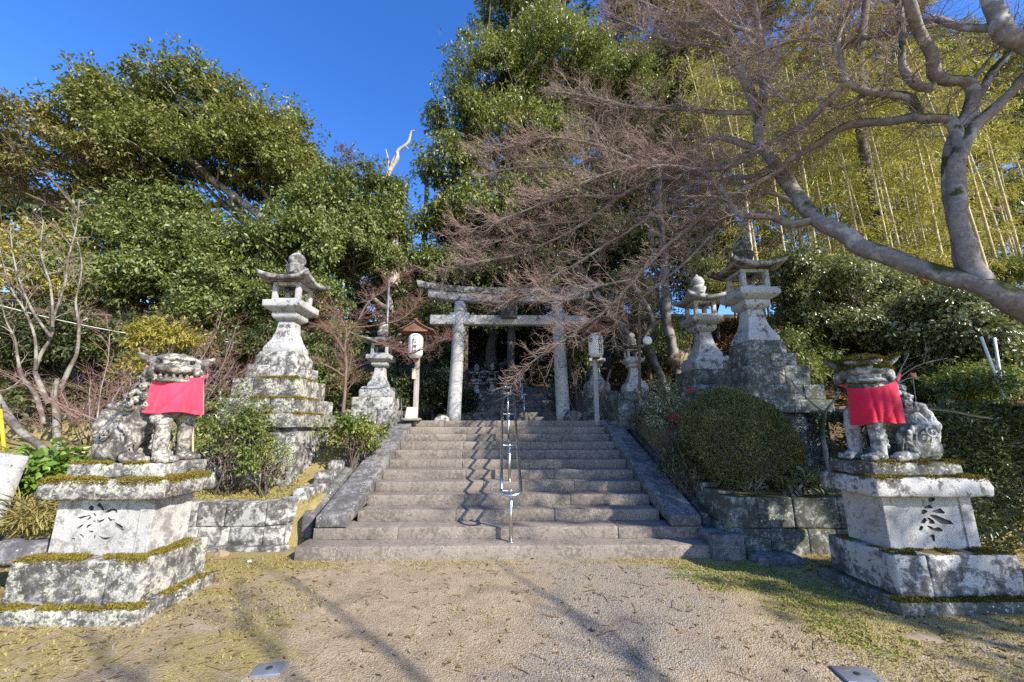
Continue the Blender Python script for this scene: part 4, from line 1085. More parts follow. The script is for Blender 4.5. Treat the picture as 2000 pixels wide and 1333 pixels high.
big = [
 limb([(2330, 860, 4.6, 80), (2200, 740, 4.7, 70), (2060, 628, 4.9, 56), (1990, 592, 5.0, 50), (1900, 557, 5.2, 41), (1800, 527, 5.6, 35), (1700, 490, 6.0, 31), (1640, 455, 6.3, 28), (1590, 425, 6.6, 26), (1555, 385, 6.9, 26), (1530, 345, 7.1, 24), (1510, 315, 7.2, 21), (1490, 292, 7.3, 19), (1482, 255, 7.3, 16), (1478, 222, 7.3, 13)]),
 limb([(1915, 560, 5.15, 42), (1898, 520, 5.2, 34), (1882, 470, 5.2, 29), (1872, 430, 5.2, 27), (1868, 370, 5.2, 26), (1868, 320, 5.2, 26), (1880, 282, 5.2, 26), (1900, 250, 5.18, 22), (1925, 226, 5.15, 20), (1960, 192, 5.1, 18), (2000, 152, 5.0, 17), (2060, 100, 4.95, 14), (2120, 40, 4.9, 13)]),
 limb([(1890, 545, 5.35, 26), (1870, 450, 5.4, 22), (1854, 360, 5.4, 20), (1855, 300, 5.4, 20), (1875, 250, 5.35, 22), (1893, 215, 5.3, 22), (1902, 182, 5.3, 22), (1888, 160, 5.3, 21), (1852, 157, 5.3, 20), (1828, 140, 5.3, 20), (1815, 100, 5.2, 19), (1797, 60, 5.1, 18), (1778, 20, 5.0, 18), (1760, -40, 4.9, 15)]),
 seq([(1872, 300), (1888, 262), (1895, 235), (1897, 215)], 5.2, 5.3, 24, 19),
 seq([(1897, 215), (1935, 148), (1975, 97), (2010, 45), (2030, -10)], 5.3, 5.1, 16, 10),
 seq([(1875, 290), (1866, 250), (1850, 231), (1800, 230), (1790, 215), (1775, 192), (1740, 184), (1690, 179), (1652, 161)], 5.2, 5.6, 19, 13),
 seq([(1652, 161), (1645, 130), (1636, 95), (1640, 60), (1655, 30), (1670, -10)], 5.6, 5.5, 14, 7),
 seq([(1793, 226), (1740, 236), (1700, 240), (1650, 250), (1600, 280), (1550, 310), (1520, 335), (1450, 372), (1400, 398), (1350, 440), (1290, 492), (1240, 545), (1190, 600), (1130, 645), (1060, 692), (1008, 735)], 5.4, 8.9, 17, 3),
 seq([(1652, 163), (1610, 205), (1575, 240), (1530, 265), (1480, 295), (1430, 325), (1380, 331), (1300, 325), (1220, 330), (1130, 360), (1050, 390)], 5.6, 8.3, 15, 3),
 seq([(1820, 172), (1795, 172), (1775, 150), (1763, 120), (1762, 60), (1750, -20)], 5.35, 5.2, 18, 10),
 seq([(2130, 130), (2030, 98), (1995, 86), (1960, 72), (1948, 50), (1935, 0), (1930, -60)], 4.6, 4.7, 34, 26),
 seq([(1948, 58), (1900, 58), (1850, 45), (1820, 40), (1760, 60), (1700, 72), (1640, 85), (1570, 78), (1500, 95), (1430, 130)], 4.7, 6.6, 15, 4),
 seq([(1481, 250), (1478, 222), (1452, 150), (1428, 90), (1418, 0), (1415, -60)], 7.3, 7.3, 23, 9),
 seq([(1485, 290), (1480, 250), (1492, 180), (1487, 130), (1482, 60), (1470, -20)], 7.3, 7.0, 20, 6),
 seq([(1480, 292), (1430, 272), (1395, 271), (1340, 300), (1250, 318), (1165, 311), (1122, 328), (1060, 326), (1000, 330), (940, 345)], 7.3, 9.4, 13, 3),
 seq([(1477, 218), (1440, 222), (1390, 218), (1340, 214), (1235, 210), (1180, 196), (1130, 186), (1080, 180)], 7.3, 9.0, 11, 3),
 seq([(1434, 105), (1410, 98), (1385, 92), (1340, 84), (1287, 75), (1235, 50), (1190, 30)], 7.2, 8.4, 9, 3),
 seq([(1420, 85), (1357, 46), (1322, 38), (1270, 10), (1220, -10)], 7.2, 8.4, 8, 3),
 seq([(1483, 75), (1460, 62), (1427, 50), (1392, 18), (1370, -10)], 7.0, 7.0, 9, 4),
 seq([(1460, 300), (1445, 306), (1375, 336), (1322, 347), (1270, 353), (1210, 385), (1150, 430), (1080, 470), (1000, 500), (920, 515), (862, 535)], 7.3, 9.6, 11, 3),
 seq([(1515, 318), (1470, 345), (1420, 350), (1330, 395), (1260, 430), (1180, 480), (1100, 530), (1020, 560), (960, 580)], 7.2, 9.4, 11, 3),
 seq([(1575, 410), (1500, 375), (1440, 400), (1380, 470), (1330, 520), (1280, 560), (1230, 600), (1190, 650)], 6.8, 8.6, 9, 3),
 seq([(1590, 430), (1545, 440), (1510, 425), (1450, 420), (1430, 405), (1400, 360), (1360, 330)], 6.6, 7.2, 18, 5),
 seq([(1240, 545), (1170, 560), (1110, 585), (1050, 575), (990, 585)], 8.0, 9.3, 6, 2.5),
 seq([(1250, 318), (1150, 280), (1070, 270), (990, 290), (930, 300)], 8.0, 9.4, 7, 2.5),
 seq([(1375, 336), (1290, 300), (1210, 255), (1120, 240)], 7.7, 8.8, 7, 2.5),
 seq([(1210, 385), (1110, 385), (1030, 410), (950, 440), (880, 460)], 8.4, 9.6, 6, 2.5),
 seq([(1150, 430), (1060, 440), (980, 470), (900, 490)], 8.7, 9.7, 5, 2.5),
 seq([(1700, 178), (1640, 210), (1590, 190), (1540, 200), (1490, 160)], 5.6, 6.4, 9, 3),
 seq([(1890, 170), (1930, 120), (1985, 60)], 5.3, 5.0, 9, 3),
]
mt = thing('maple_tree', 'leafless maple with a mossy leaning trunk at the right edge, red twigs across the gate', 'tree', tuple(at(2330, 860, 4.6)))
mesh_obj('limbs', tubes_mesh('limbs', big, 10), M['mbark'], mt)
lv = []
outer = [b for i, b in enumerate(big) if i >= 5 and i not in (10,)]
grow(mrng, outer, [(.070, .95, 40, .0095, 7, .10), (.066, .42, 38, .0044, 5, .10), (.060, .17, 36, .0028, 3, .15)], lv, .05, .36)
mesh_obj('branches', tubes_mesh('branches', lv[0], 5), M['mbark'], mt)
mesh_obj('twigs', tubes_mesh('twigs', lv[1]+lv[2], 3), M['mtwig'], mt)
print('maple twigs', [len(a) for a in lv])

# ------------------------------------------------------------------ trees: evergreen crowns from real blobs, trunks and limbs
def blob(px, py, Y, rpx, rpy, ry, w=None):
    c = at(px, py, Y); k = pxm(c)
    rx, rz = rpx*k, rpy*k
    return (tuple(c), (rx, ry, rz), w or rx*rz)
def tree(name, label, base, blobs, lobes, per, lr, L, W, leaf, brk, seed,  trunk=.22, limbs=True, group=None, cat='tree', twig=0, **kw):
    r = np.random.default_rng(seed); bx, by = base[:2]; bz = base[2] if len(base) > 2 else tz(bx, by)-.15
    T = thing(name, label, cat, (bx, by, bz), group)
    polys = []
    top = max(blobs, key=lambda b: b[0][2])[0]
    cen = np.mean([b[0] for b in blobs], axis=0)
    fork = np.array([bx*.75+cen[0]*.25, by*.75+cen[1]*.25, bz+(cen[2]-bz)*.55])
    tr = wiggle(r, (bx, by, bz), fork, 7, .035); polys.append((tr, np.linspace(trunk*1.15, trunk*.72, 7)))
    for b in blobs:
        c = np.array(b[0]); p = wiggle(r, fork, c, 7, .07); polys.append((p, np.linspace(trunk*.62, trunk*.16, 7)))
        for k in range(int(5+4*limbs)):
            d = unit(r.normal(size=3)); d[2] = abs(d[2])*.8-.15
            q = wiggle(r, p[r.integers(3, 7)], c+d*np.array(b[1])*.9, 7, .09); polys.append((q, np.linspace(trunk*.2, .012, 7)))
    mesh_obj('trunk', tubes_mesh('trunk', polys, 8), brk, T)
    if twig:
        lv = []; grow(r, polys[1+len(blobs):], [(twig, lr*1.1, 45, .014, 4, .3)], lv, .1, .5)
        mesh_obj('twigs', tubes_mesh('twigs', lv[0], 3), brk, T)
    crown('crown', r, blobs, int(lobes*1.35), per, lr, L*.82, W*.85, leaf, T, dens=1.15, **kw)
    return T
B = blob
# left side
tree('evergreen_oak', 'largest broad evergreen oak against the blue sky at the left', (-7.4, 15.5),
     [B(395, 225, 15, 130, 82, 2.6), B(265, 268, 15, 130, 95, 2.6), B(520, 292, 15.3, 105, 95, 2.4), B(380, 330, 14.6, 200, 110, 2.8), B(540, 350, 15, 90, 90, 2.0), B(215, 215, 15.5, 70, 60, 1.6), B(240, 380, 14.6, 90, 60, 1.6)],
     430, 165, .50, .18, .08, M['oak'], M['pbark'], 1, .30, twig=.4)
tree('evergreen_oak', 'spreading tree with brown-tipped foliage reaching out over the left edge of the picture', (-9.5, 15.0),
     [B(60, 270, 14, 120, 60, 2.0), B(150, 320, 13.6, 130, 55, 1.8), B(30, 350, 13.5, 100, 40, 1.6), B(-80, 300, 14, 120, 70, 2.)],
     130, 150, .5, .17, .07, M['oak_b'], M['dbark'], 2, .22, twig=.4, flat=.35)
tree('evergreen_tree', 'rounded evergreen behind the bare snag, between the left lantern and the gap of sky', (-4.2, 16.0),
     [B(705, 400, 15, 95, 75, 2.0), B(640, 440, 14.6, 90, 80, 2.0), B(740, 470, 15, 70, 90, 1.8), B(680, 520, 14.4, 110, 80, 2.0)],
     250, 170, .42, .16, .062, M['broad'], M['pbark'], 3, .22, droop=.6)
tree('evergreen_tree', 'dark evergreen filling the space behind the left lantern roof', (-5.6, 13.2),
     [B(560, 490, 12.6, 110, 70, 1.6), B(470, 560, 12.3, 110, 90, 1.6), B(590, 600, 12, 90, 70, 1.4), B(380, 500, 13, 100, 70, 1.6), B(420, 620, 11.8, 90, 60, 1.3)],
     220, 170, .46, .15, .062, M['broad'], M['dbark'], 4, .16)
tree('evergreen_tree', 'shadowy evergreen under the oak, left of the left lantern', (-9.0, 13.5),
     [B(250, 480, 13, 120, 70, 1.6), B(180, 560, 12.5, 120, 80, 1.6), B(300, 570, 12, 100, 80, 1.4), B(330, 430, 14, 110, 70, 1.6)],
     200, 160, .5, .16, .065, M['broad'], M['dbark'], 5, .16)
tree('evergreen_tree', 'yellowish evergreen at the far left edge with thin pale branches', (-11.5, 11.5),
     [B(50, 500, 12, 110, 70, 1.6), B(-40, 560, 11.5, 110, 100, 1.6), B(110, 580, 11.5, 80, 60, 1.3)],
     90, 140, .5, .13, .05, M['ygreen'], M['pbark'], 6, .12, twig=.35)
tree('evergreen_tree', 'low dark evergreen undergrowth tree at the left edge behind the pale trunks', (-10.0, 10.5),
     [B(60, 690, 10.5, 150, 90, 1.4), B(200, 680, 10.5, 130, 80, 1.3), B(60, 800, 10, 140, 60, 1.2), B(-80, 700, 10, 120, 120, 1.4)],
     150, 140, .42, .13, .055, M['hedge'], M['dbark'], 7, .12)
tree('conifer_tree', 'reddish-brown conifer tip poking above the rounded evergreen', (-6.7, 24),
     [B(672, 300, 24, 14, 16, .45), B(672, 325, 24, 22, 18, .7), B(672, 360, 24, 30, 25, .9)], 46, 60, .28, .16, .04, M['conifer'], M['dbark'], 8, .12, limbs=False)
# right side: tall evergreen
tree('evergreen_tree', 'tallest evergreen, towering right of the sky gap and running out of the frame', (1.5, 19.5),
     [B(1010, 40, 17, 85, 100, 2.4), B(960, 170, 16.6, 95, 100, 2.4), B(900, 240, 16.6, 70, 90, 2.0), B(880, 340, 16.6, 65, 90, 2.0), B(1080, 130, 17, 120, 110, 2.6), B(1010, 290, 16.4, 120, 110, 2.4), B(1120, -60, 18, 160, 110, 3.0), B(1190, 200, 17.5, 120, 140, 2.6), B(860, 450, 17, 55, 80, 1.8), B(850, 545, 17, 65, 70, 1.8), B(950, 420, 16.6, 90, 80, 2.), B(1060, 400, 16.6, 100, 80, 2.)],
     720, 190, .52, .19, .07, M['broad_l'], M['dbark'], 9, .4, droop=.75, flat=.75)
tree('evergreen_tree', 'evergreen behind the red maple twigs, above the right end of the gate', (5.5, 19.0),
     [B(1280, 330, 18, 120, 110, 2.4), B(1330, 180, 19, 120, 110, 2.4), B(1180, 420, 17, 120, 100, 2.2), B(1330, 470, 16, 90, 80, 2.), B(1230, 500, 15.5, 100, 70, 1.8), B(1390, 560, 15.5, 80, 60, 1.6), B(1130, 480, 17, 100, 80, 2.)],
     380, 170, .6, .19, .075, M['hedge'], M['dbark'], 10, .28)
tree('mixed_tree', 'tall dull-green tree rising behind the upper maple branches, out of the top of the frame', (7.5, 22.0),
     [B(1270, 60, 20, 130, 100, 2.6), B(1400, 20, 20.5, 130, 100, 2.6), B(1330, -80, 21, 150, 100, 2.6), B(1420, 150, 20, 110, 90, 2.4)], 300, 150, .65, .20, .075, M['oak_b'], M['dbark'], 12, .28)
tree('mixed_tree', 'tall yellowish tree behind the top of the bamboo, right of the maple fork', (14.5, 22.0),
     [B(1560, 40, 21, 110, 90, 2.4), B(1660, -20, 21.5, 120, 90, 2.4), B(1590, 140, 21, 110, 80, 2.2), B(1740, 60, 21, 90, 80, 2.2)], 230, 140, .65, .20, .06, M['ygreen'], M['dbark'], 13, .25)
tree('mixed_tree', 'thin-crowned tree behind the bamboo at the top right corner', (19.5, 21.0),
     [B(1850, 110, 21, 110, 70, 2.2), B(1970, 160, 20.5, 110, 80, 2.2)], 120, 130, .65, .20, .07, M['oak'], M['dbark'], 14, .22)
tree('evergreen_tree', 'dark evergreen mass directly above and behind the stone gate', (-.6, 19.0),
     [B(900, 560, 18, 110, 80, 2.2), B(1010, 520, 18, 120, 90, 2.2), B(820, 600, 18.5, 80, 80, 2.0), B(1100, 580, 17, 110, 90, 2.2), B(960, 640, 19, 130, 80, 2.), B(1040, 450, 18.5, 120, 70, 2.), B(930, 480, 18.5, 90, 70, 2.)],
     460, 170, .6, .18, .075, M['hedge'], M['dbark'], 11, .3)
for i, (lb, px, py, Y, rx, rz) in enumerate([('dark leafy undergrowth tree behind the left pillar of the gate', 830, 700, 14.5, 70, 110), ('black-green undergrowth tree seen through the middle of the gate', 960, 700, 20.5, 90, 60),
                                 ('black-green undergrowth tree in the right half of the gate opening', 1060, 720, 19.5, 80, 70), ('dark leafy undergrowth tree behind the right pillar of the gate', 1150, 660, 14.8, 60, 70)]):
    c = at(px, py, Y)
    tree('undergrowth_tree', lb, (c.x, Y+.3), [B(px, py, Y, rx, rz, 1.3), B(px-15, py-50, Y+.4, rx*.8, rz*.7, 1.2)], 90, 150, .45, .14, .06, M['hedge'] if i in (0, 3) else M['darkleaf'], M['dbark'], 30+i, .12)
for i, (lb, px, py, Y, rx, rz, lf) in enumerate([('low dark shrub on the bank between the left paper lantern and the gate', 845, 765, 12.4, 45, 45, 'hedge'), ('low dark shrub on the bank behind the weathered lantern', 775, 775, 12.0, 45, 45, 'hedge'),
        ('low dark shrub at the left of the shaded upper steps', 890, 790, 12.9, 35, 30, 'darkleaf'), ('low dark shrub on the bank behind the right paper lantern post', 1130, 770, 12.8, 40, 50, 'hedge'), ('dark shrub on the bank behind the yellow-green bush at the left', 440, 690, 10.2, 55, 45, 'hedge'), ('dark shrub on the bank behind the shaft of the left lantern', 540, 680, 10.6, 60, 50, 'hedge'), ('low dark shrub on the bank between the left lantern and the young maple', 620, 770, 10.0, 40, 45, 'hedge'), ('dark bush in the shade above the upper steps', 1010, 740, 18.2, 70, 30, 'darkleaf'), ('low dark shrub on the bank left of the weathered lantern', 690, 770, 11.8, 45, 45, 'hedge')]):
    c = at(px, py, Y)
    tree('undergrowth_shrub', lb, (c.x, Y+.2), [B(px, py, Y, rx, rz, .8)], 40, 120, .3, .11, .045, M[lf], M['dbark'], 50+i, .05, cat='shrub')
for i, (lb, px, Y) in enumerate([('dark straight cedar trunk in the middle of the gate opening', 1000, 17.5), ('reddish-brown cedar trunk just right of the left pillar', 905, 17.6), ('dark cedar trunk between the gate and the sky gap', 815, 20.0)]):
    c = at(px, 800, Y); zb = tz(c.x, Y)
    T = thing('cedar_trunk', lb, 'tree', (c.x, Y, zb)); rr = np.random.default_rng(60+i)
    mesh_obj('trunk', tubes_mesh('trunk', [(wiggle(rr, (c.x, Y, zb-.2), (c.x-.1, Y, zb+11), 9, .004), np.linspace(.20, .11, 9))], 12), M['dbark'], T)
# backdrop wood up the hill on both sides
bk = [b for b in [B(100, 470, 30, 300, 120, 3), B(500, 560, 28, 300, 120, 3), B(800, 640, 26, 160, 90, 3), B(1000, 560, 27, 220, 130, 3), B(1150, 300, 30, 200, 250, 3.5), B(1450, 330, 32, 300, 260, 4), B(1750, 250, 32, 260, 220, 4), B(2050, 300, 30, 240, 260, 4), B(700, 520, 27, 120, 70, 2.5), B(1480, 540, 23, 190, 90, 2.), B(1750, 490, 24, 200, 100, 2.), B(2000, 440, 23, 170, 140, 2.), B(1280, 520, 22, 150, 100, 2.), B(1600, 380, 26, 200, 110, 2.), B(1100, 470, 24, 130, 90, 2.)]]
tag(crown('wood', np.random.default_rng(70), bk, 1700, 95, 1.2, .42, .20, M['hedge'], None), None, None, None, 'stuff')

# camellia-like glossy shrubs on the right bank
for i, (lb, px, py, Y, rx, rz, lf) in enumerate([
        ('glossy dark-leaved camellia right of the tall right lantern', 1590, 590, 10.4, 85, 95, 'camel'),
        ('glossy camellia in the middle of the right bank, under the maple limb', 1710, 620, 10.0, 95, 105, 'camel'),
        ('glossy camellia above the right statue\'s back', 1830, 660, 9.4, 100, 100, 'camel'),
        ('large glossy camellia at the right edge below the mossy limb', 1960, 680, 8.6, 110, 110, 'camel'),
        ('bright yellow-green shrub at the right edge under the limb', 1985, 610, 8.9, 60, 45, 'shrub'),
        ('light green bush among the white poles at the right', 1880, 745, 7.9, 60, 38, 'shrub'),
        ('leafy yellow-green thicket at the foot of the bamboo, behind the tall right lantern', 1470, 560, 12.6, 75, 45, 'ygreen'), ('leafy dark thicket at the foot of the bamboo, left of the maple limb', 1570, 545, 12.8, 80, 42, 'broad'), ('olive thicket at the foot of the bamboo, above the maple limb', 1690, 525, 12.6, 85, 42, 'oak'), ('yellow-green thicket at the foot of the grey bamboo clump', 1810, 530, 12.4, 85, 42, 'ygreen'), ('dark thicket at the foot of the bamboo at the right edge', 1960, 530, 12.0, 90, 50, 'broad'),
        ('dark leafy shrub up the slope behind the crooked pale trunk', 1265, 590, 13.8, 70, 60, 'broad'), ('dark leafy shrub up the slope between the two large right lanterns', 1400, 560, 13.6, 60, 55, 'broad'),
        ('olive shrub between the two largest right lanterns and the bank', 1560, 700, 10.0, 50, 60, 'broad'),
        ('dark shrub on the leaf-strewn slope behind the small right lantern', 1290, 680, 13.0, 40, 50, 'broad')]):
    c = at(px, py, Y)
    hr = random.Random(500+i)
    tree('camellia_shrub' if lf == 'camel' else 'shrub', lb, (c.x, Y+.2), [B(px, py+rz*.15, Y+.4, rx*.7, rz*.7, .8)]+[B(px+hr.uniform(-.7, .7)*rx, py+hr.uniform(-.75, .6)*rz, Y+hr.uniform(-.7, .5), rx*hr.uniform(.25, .45), rz*hr.uniform(.22, .42), .5) for _ in range(7)], int(30+rx*rz/100), 150, .36, .125 if lf == 'camel' else .10, .058 if lf == 'camel' else .035, M[lf], M['dbark'], 80+i, .07, cat='shrub')

# pale leaning trunks on the slope to the right of the gate
def bare_tree(name, label, trunks, spec, seed, bk, twm, up=.1, group=None, cat='tree', flat=.45):
    r = np.random.default_rng(seed); b0 = trunks[0][0][0]
    T = thing(name, label, cat, tuple(b0), group)
    mesh_obj('trunk', tubes_mesh('trunk', trunks, 9), bk, T)
    lv = []; grow(r, trunks, spec, lv, up, flat)
    if lv:
        mesh_obj('branches', tubes_mesh('branches', lv[0], 5), bk, T)
        if len(lv) > 1: mesh_obj('twigs', tubes_mesh('twigs', [q for l in lv[1:] for q in l], 3), twm, T)
    return T
bare_tree('leaning_tree', 'crooked pale trunk beside the brown pole, right of the gate', [seq([(1303, 765), (1290, 735), (1270, 690), (1264, 660), (1272, 630), (1262, 600), (1250, 580), (1225, 540)], 10.8, 10.8, 17, 9)], [(.35, .9, 45, .012, 5, .6), (.12, .4, 40, .005, 4, .2)], 90, M['pbark'], M['mtwig'])
bare_tree('leaning_tree', 'thick pale trunk slanting behind the small right lantern', [seq([(1245, 690), (1225, 655), (1195, 615), (1160, 570), (1130, 520)], 11.6, 11.8, 20, 12)], [(.4, .9, 45, .014, 5, .5), (.12, .4, 40, .005, 4, .2)], 91, M['pbark'], M['mtwig'])
bare_tree('slope_tree', 'grey upright trunk with ivy at its foot, left of the tall right lantern', [seq([(1325, 730), (1308, 650), (1300, 590), (1298, 520), (1290, 430), (1285, 330)], 11.2, 11.4, 20, 11)], [(.5, 1.0, 45, .015, 5, .6), (.14, .4, 40, .006, 4, .2)], 92, M['pbark'], M['mtwig'])
bare_tree('slope_tree', 'thinner slanting trunk just left of the grey upright one on the slope', [seq([(1318, 735), (1300, 640), (1288, 590), (1280, 520), (1270, 440)], 11.5, 11.6, 10, 7)], [(.5, .8, 45, .012, 5, .6)], 93, M['pbark'], M['mtwig'])
bare_tree('bare_tree', 'dark ridged trunk standing among the bamboo', [seq([(1715, 420), (1690, 320), (1680, 240), (1678, 160), (1680, 90), (1690, 20), (1692, -60)], 12.5, 12.5, 17, 12)], [(.5, 1.2, 45, .02, 6, .4), (.15, .5, 40, .006, 4, .2)], 94, M['dbark'], M['mtwig'])
# left: pale forked trunks, red bare shrubs
bare_tree('bare_tree', 'pale forked trunk leaning at the far left, branches fanning upward', [seq([(95, 790), (75, 740), (70, 720), (80, 690), (100, 660), (105, 620), (125, 560), (135, 500), (150, 440), (155, 390)], 8.3, 8.5, 9, 1.2), seq([(70, 722), (68, 660), (50, 610), (20, 560), (0, 490)], 8.3, 8.2, 6, 1.2), seq([(100, 660), (60, 600), (30, 520), (20, 450)], 8.3, 8.4, 5, 1.2), seq([(103, 640), (98, 560), (80, 490), (85, 430)], 8.3, 8.3, 5, 1.2)],
          [(.18, .8, 40, .010, 6, .35), (.11, .4, 38, .0045, 4, .15), (.09, .18, 36, .0025, 3, .2)], 95, M['pbark'], M['mtwig'], .18)
bare_tree('bare_tree', 'second pale trunk just right of the forked one at the left', [seq([(85, 830), (68, 770), (45, 740), (35, 700), (28, 660), (10, 620), (-10, 540)], 7.8, 7.9, 8, 1.5), seq([(120, 760), (135, 720), (150, 690), (155, 640), (148, 590), (160, 520), (150, 470)], 8.6, 8.6, 8, 1.2)],
          [(.2, .7, 40, .010, 6, .35), (.12, .35, 38, .0045, 4, .15)], 96, M['pbark'], M['mtwig'], .18)
bare_tree('bare_tree', 'thick bare stem bending in from the left edge by the yellow stake', [seq([(125, 925), (75, 868), (45, 845), (15, 815), (-10, 770), (-40, 700)], 6.6, 6.7, 16, 12)], [(.2, .8, 40, .01, 6, .3), (.12, .35, 38, .0045, 4, .15)], 97, M['pbark'], M['mtwig'], .1)
bare_tree('post_stump', 'short pale lichen-covered trunk rising behind the ground-cover leaves', [seq([(112, 890), (112, 850), (110, 800), (105, 770), (112, 740)], 6.4, 6.4, 14, 8)], [], 98, M['pbark'], M['mtwig'], cat='trunk')
def bare_shrub(label, px, py, Y, n, spread, ln, seed, mat, tilt=0., group=None):
    r = np.random.default_rng(seed); b = at(px, py, Y); st_ = []
    for i in range(n):
        d = np.array([r.normal()*spread+tilt, r.normal()*spread*.6, 1.]); d /= np.linalg.norm(d)
        e = np.array(b)+d*ln*(.6+.6*r.random()); st_.append((wiggle(r, np.array(b)+r.normal(size=3)*np.array([.15, .1, 0]), e, 6, .04, 0), np.linspace(.011, .003, 6)))
    T = thing('bare_shrub', label, 'shrub', tuple(b), group)
    lv = []; grow(r, st_, [(.09, .42, 32, .0045, 5, .2), (.07, .2, 32, .0026, 3, .15)], lv, .06, .3)
    mesh_obj('stems', tubes_mesh('stems', st_, 5), M['mbark'], T); mesh_obj('twigs', tubes_mesh('twigs', lv[0]+lv[1], 3), mat, T)
bare_shrub('leafless red-twigged shrub behind the left statue\'s back', 225, 850, 6.3, 16, .9, 1.5, 101, M['mtwig_r'], -.2)
bare_shrub('leafless red-twigged shrub low at the left, behind the pale stump', 150, 870, 6.9, 14, .9, 1.1, 102, M['mtwig_r'], -.3)
bare_shrub('leafless purple-brown shrub between the left statue and the left lantern', 400, 800, 7.0, 14, .7, 1.5, 103, M['mtwig_r'], .1)
bare_shrub('leafless red-twigged shrub beyond the left lantern\'s left side', 330, 760, 8.2, 12, .8, 1.5, 104, M['mtwig_r'], -.1)
bare_tree('young_maple', 'slender young maple with a fan of pink-red twigs, between the left lantern and the gate', [seq([(668, 845), (672, 790), (676, 720), (673, 685), (680, 655), (700, 625), (725, 600)], 8.4, 8.6, 7, 3), seq([(673, 690), (655, 660), (625, 640), (600, 640)], 8.4, 8.3, 3.6, 1.5), seq([(678, 660), (670, 630), (640, 600), (610, 590)], 8.5, 8.4, 3.6, 1.5), seq([(690, 640), (740, 635), (790, 620), (820, 585)], 8.5, 9.0, 3.6, 1.5), seq([(700, 625), (720, 590), (760, 560), (800, 530)], 8.5, 8.8, 3.2, 1.4), seq([(672, 735), (640, 715), (610, 712), (570, 740)], 8.4, 8.2, 3.6, 1.5), seq([(685, 650), (740, 670), (800, 690), (850, 670), (880, 660)], 8.5, 9.2, 3.2, 1.4)],
          [(.04, .55, 42, .0055, 6, .25), (.055, .26, 40, .0034, 4, .12), (.05, .12, 38, .0024, 3, .2)], 105, M['wood_brown'], M['mtwig_r'], .08, flat=.35)
# dead snag
bare_tree('dead_snag', 'broken dead snag with bleached branches in the gap of blue sky', [seq([(770, 560), (768, 470), (775, 430), (778, 400), (795, 360)], 15, 15, 22, 4), seq([(772, 460), (760, 400), (757, 350), (762, 335), (775, 310), (778, 295), (798, 278), (803, 258), (810, 256)], 15, 15, 12, 3), seq([(760, 345), (758, 315), (753, 292)], 15, 15, 6, 2), seq([(760, 330), (770, 308), (776, 306)], 15, 15, 4, 2), seq([(776, 415), (750, 395), (735, 375)], 15, 15, 8, 3), seq([(790, 283), (798, 292)], 15, 15, 3, 1.5)], [], 106, M['dead'], M['dead'])

# ------------------------------------------------------------------ bamboo grove
def bamboo_proto(seed, hgt, grey, lean, leaves, label, loc, wid=.055):
    r = np.random.default_rng(seed); T = thing('bamboo', label, 'bamboo', loc, 'bamboo stalks on the right-hand slope')
    L = np.array(loc, float)
    zz = np.linspace(0, 1, 26); p = np.stack([L[0]+lean*zz**2*hgt+.06*np.sin(zz*5+seed), L[1]+.3*lean*zz**2*hgt, L[2]-.3+zz*hgt-abs(lean)*.5*zz**3*hgt], -1)
    rad = wid*(1-.72*zz); rad[1::2] *= 1.07
    mesh_obj('culm', tubes_mesh('culm', [(p, rad)], 8), M['bamg'] if grey else M['bam'], T)
    br = []; C = []
    for k in range(leaves//40):
        q = .22+.78*r.random()**.7; i = int(q*25); a = r.random()*2*PI; l = (.6+1.1*r.random())*(1.3-q*.6)
        e = p[i]+np.array([math.cos(a)*l, math.sin(a)*l, .25*l*r.random()-.1*l])
        b = wiggle(r, p[i], e, 6, .05, .28*l); br.append((b, np.linspace(.008, .002, 6)))
        for c, m_ in ((e, 18), (b[4], 14), (b[3], 8)): C.append(c+r.normal(size=(m_, 3))*np.array([.15, .15, .09]))
    mesh_obj('branches', tubes_mesh('branches', br, 3), M['bamg'] if grey else M['bam'], T)
    C = np.concatenate(C); n = len(C); d = r.normal(size=(n, 3))*.8+np.array([0, 0, -.35])
    mesh_obj('foliage', leaf_mesh('foliage', C, d, r.normal(size=(n, 3))*.5+np.array([0, 0, .8]), .20*(.6+.6*r.random(n)), .034*np.ones(n)), M['bamleaf'], T, False)
    return T
brg = random.Random(9)
spots = []
for px, Y in [(1480, 12.2), (1490, 13.4), (1545, 13.0), (1612, 12.6), (1640, 14), (1665, 13.4), (1700, 12.6), (1720, 13.6), (1757, 12.0), (1765, 13.4), (1780, 12.2), (1830, 13.4), (1862, 12.4), (1945, 11.0), (1965, 12), (1880, 14), (1990, 13.2), (1570, 14.5), (1600, 15), (2020, 12)]:
    spots.append((px, Y, 0))
for k in range(44): spots.append((brg.uniform(1430, 2080), brg.uniform(15, 21), 0))
for k in range(26): spots.append((brg.uniform(1750, 1870), brg.uniform(14, 16.5), 1))
protos = {}
vl = ['yellowish bamboo stalk with feathery foliage in the grove on the right-hand slope', 'tall leaning bamboo stalk with feathery foliage in the grove on the right-hand slope', 'bamboo stalk with sparse foliage in the grove on the right-hand slope', 'thin greyish bamboo stalk in the dense clump behind the maple fork']
for i, (px, Y, grey) in enumerate(spots):
    c = at(px, 600, Y); loc = (c.x, Y, tz(c.x, Y))
    v = 3 if grey else i % 3
    if v not in protos:
        protos[v] = bamboo_proto(200+v, (11.5, 13, 10, 8.5)[v], grey, (.02, -.07, .05, .015)[v], (2000, 2200, 1400, 600)[v], vl[v], loc, (.058, .062, .05, .036)[v])
    else:
        dup(protos[v], loc, brg.uniform(-.5, .5), brg.uniform(.85, 1.15))

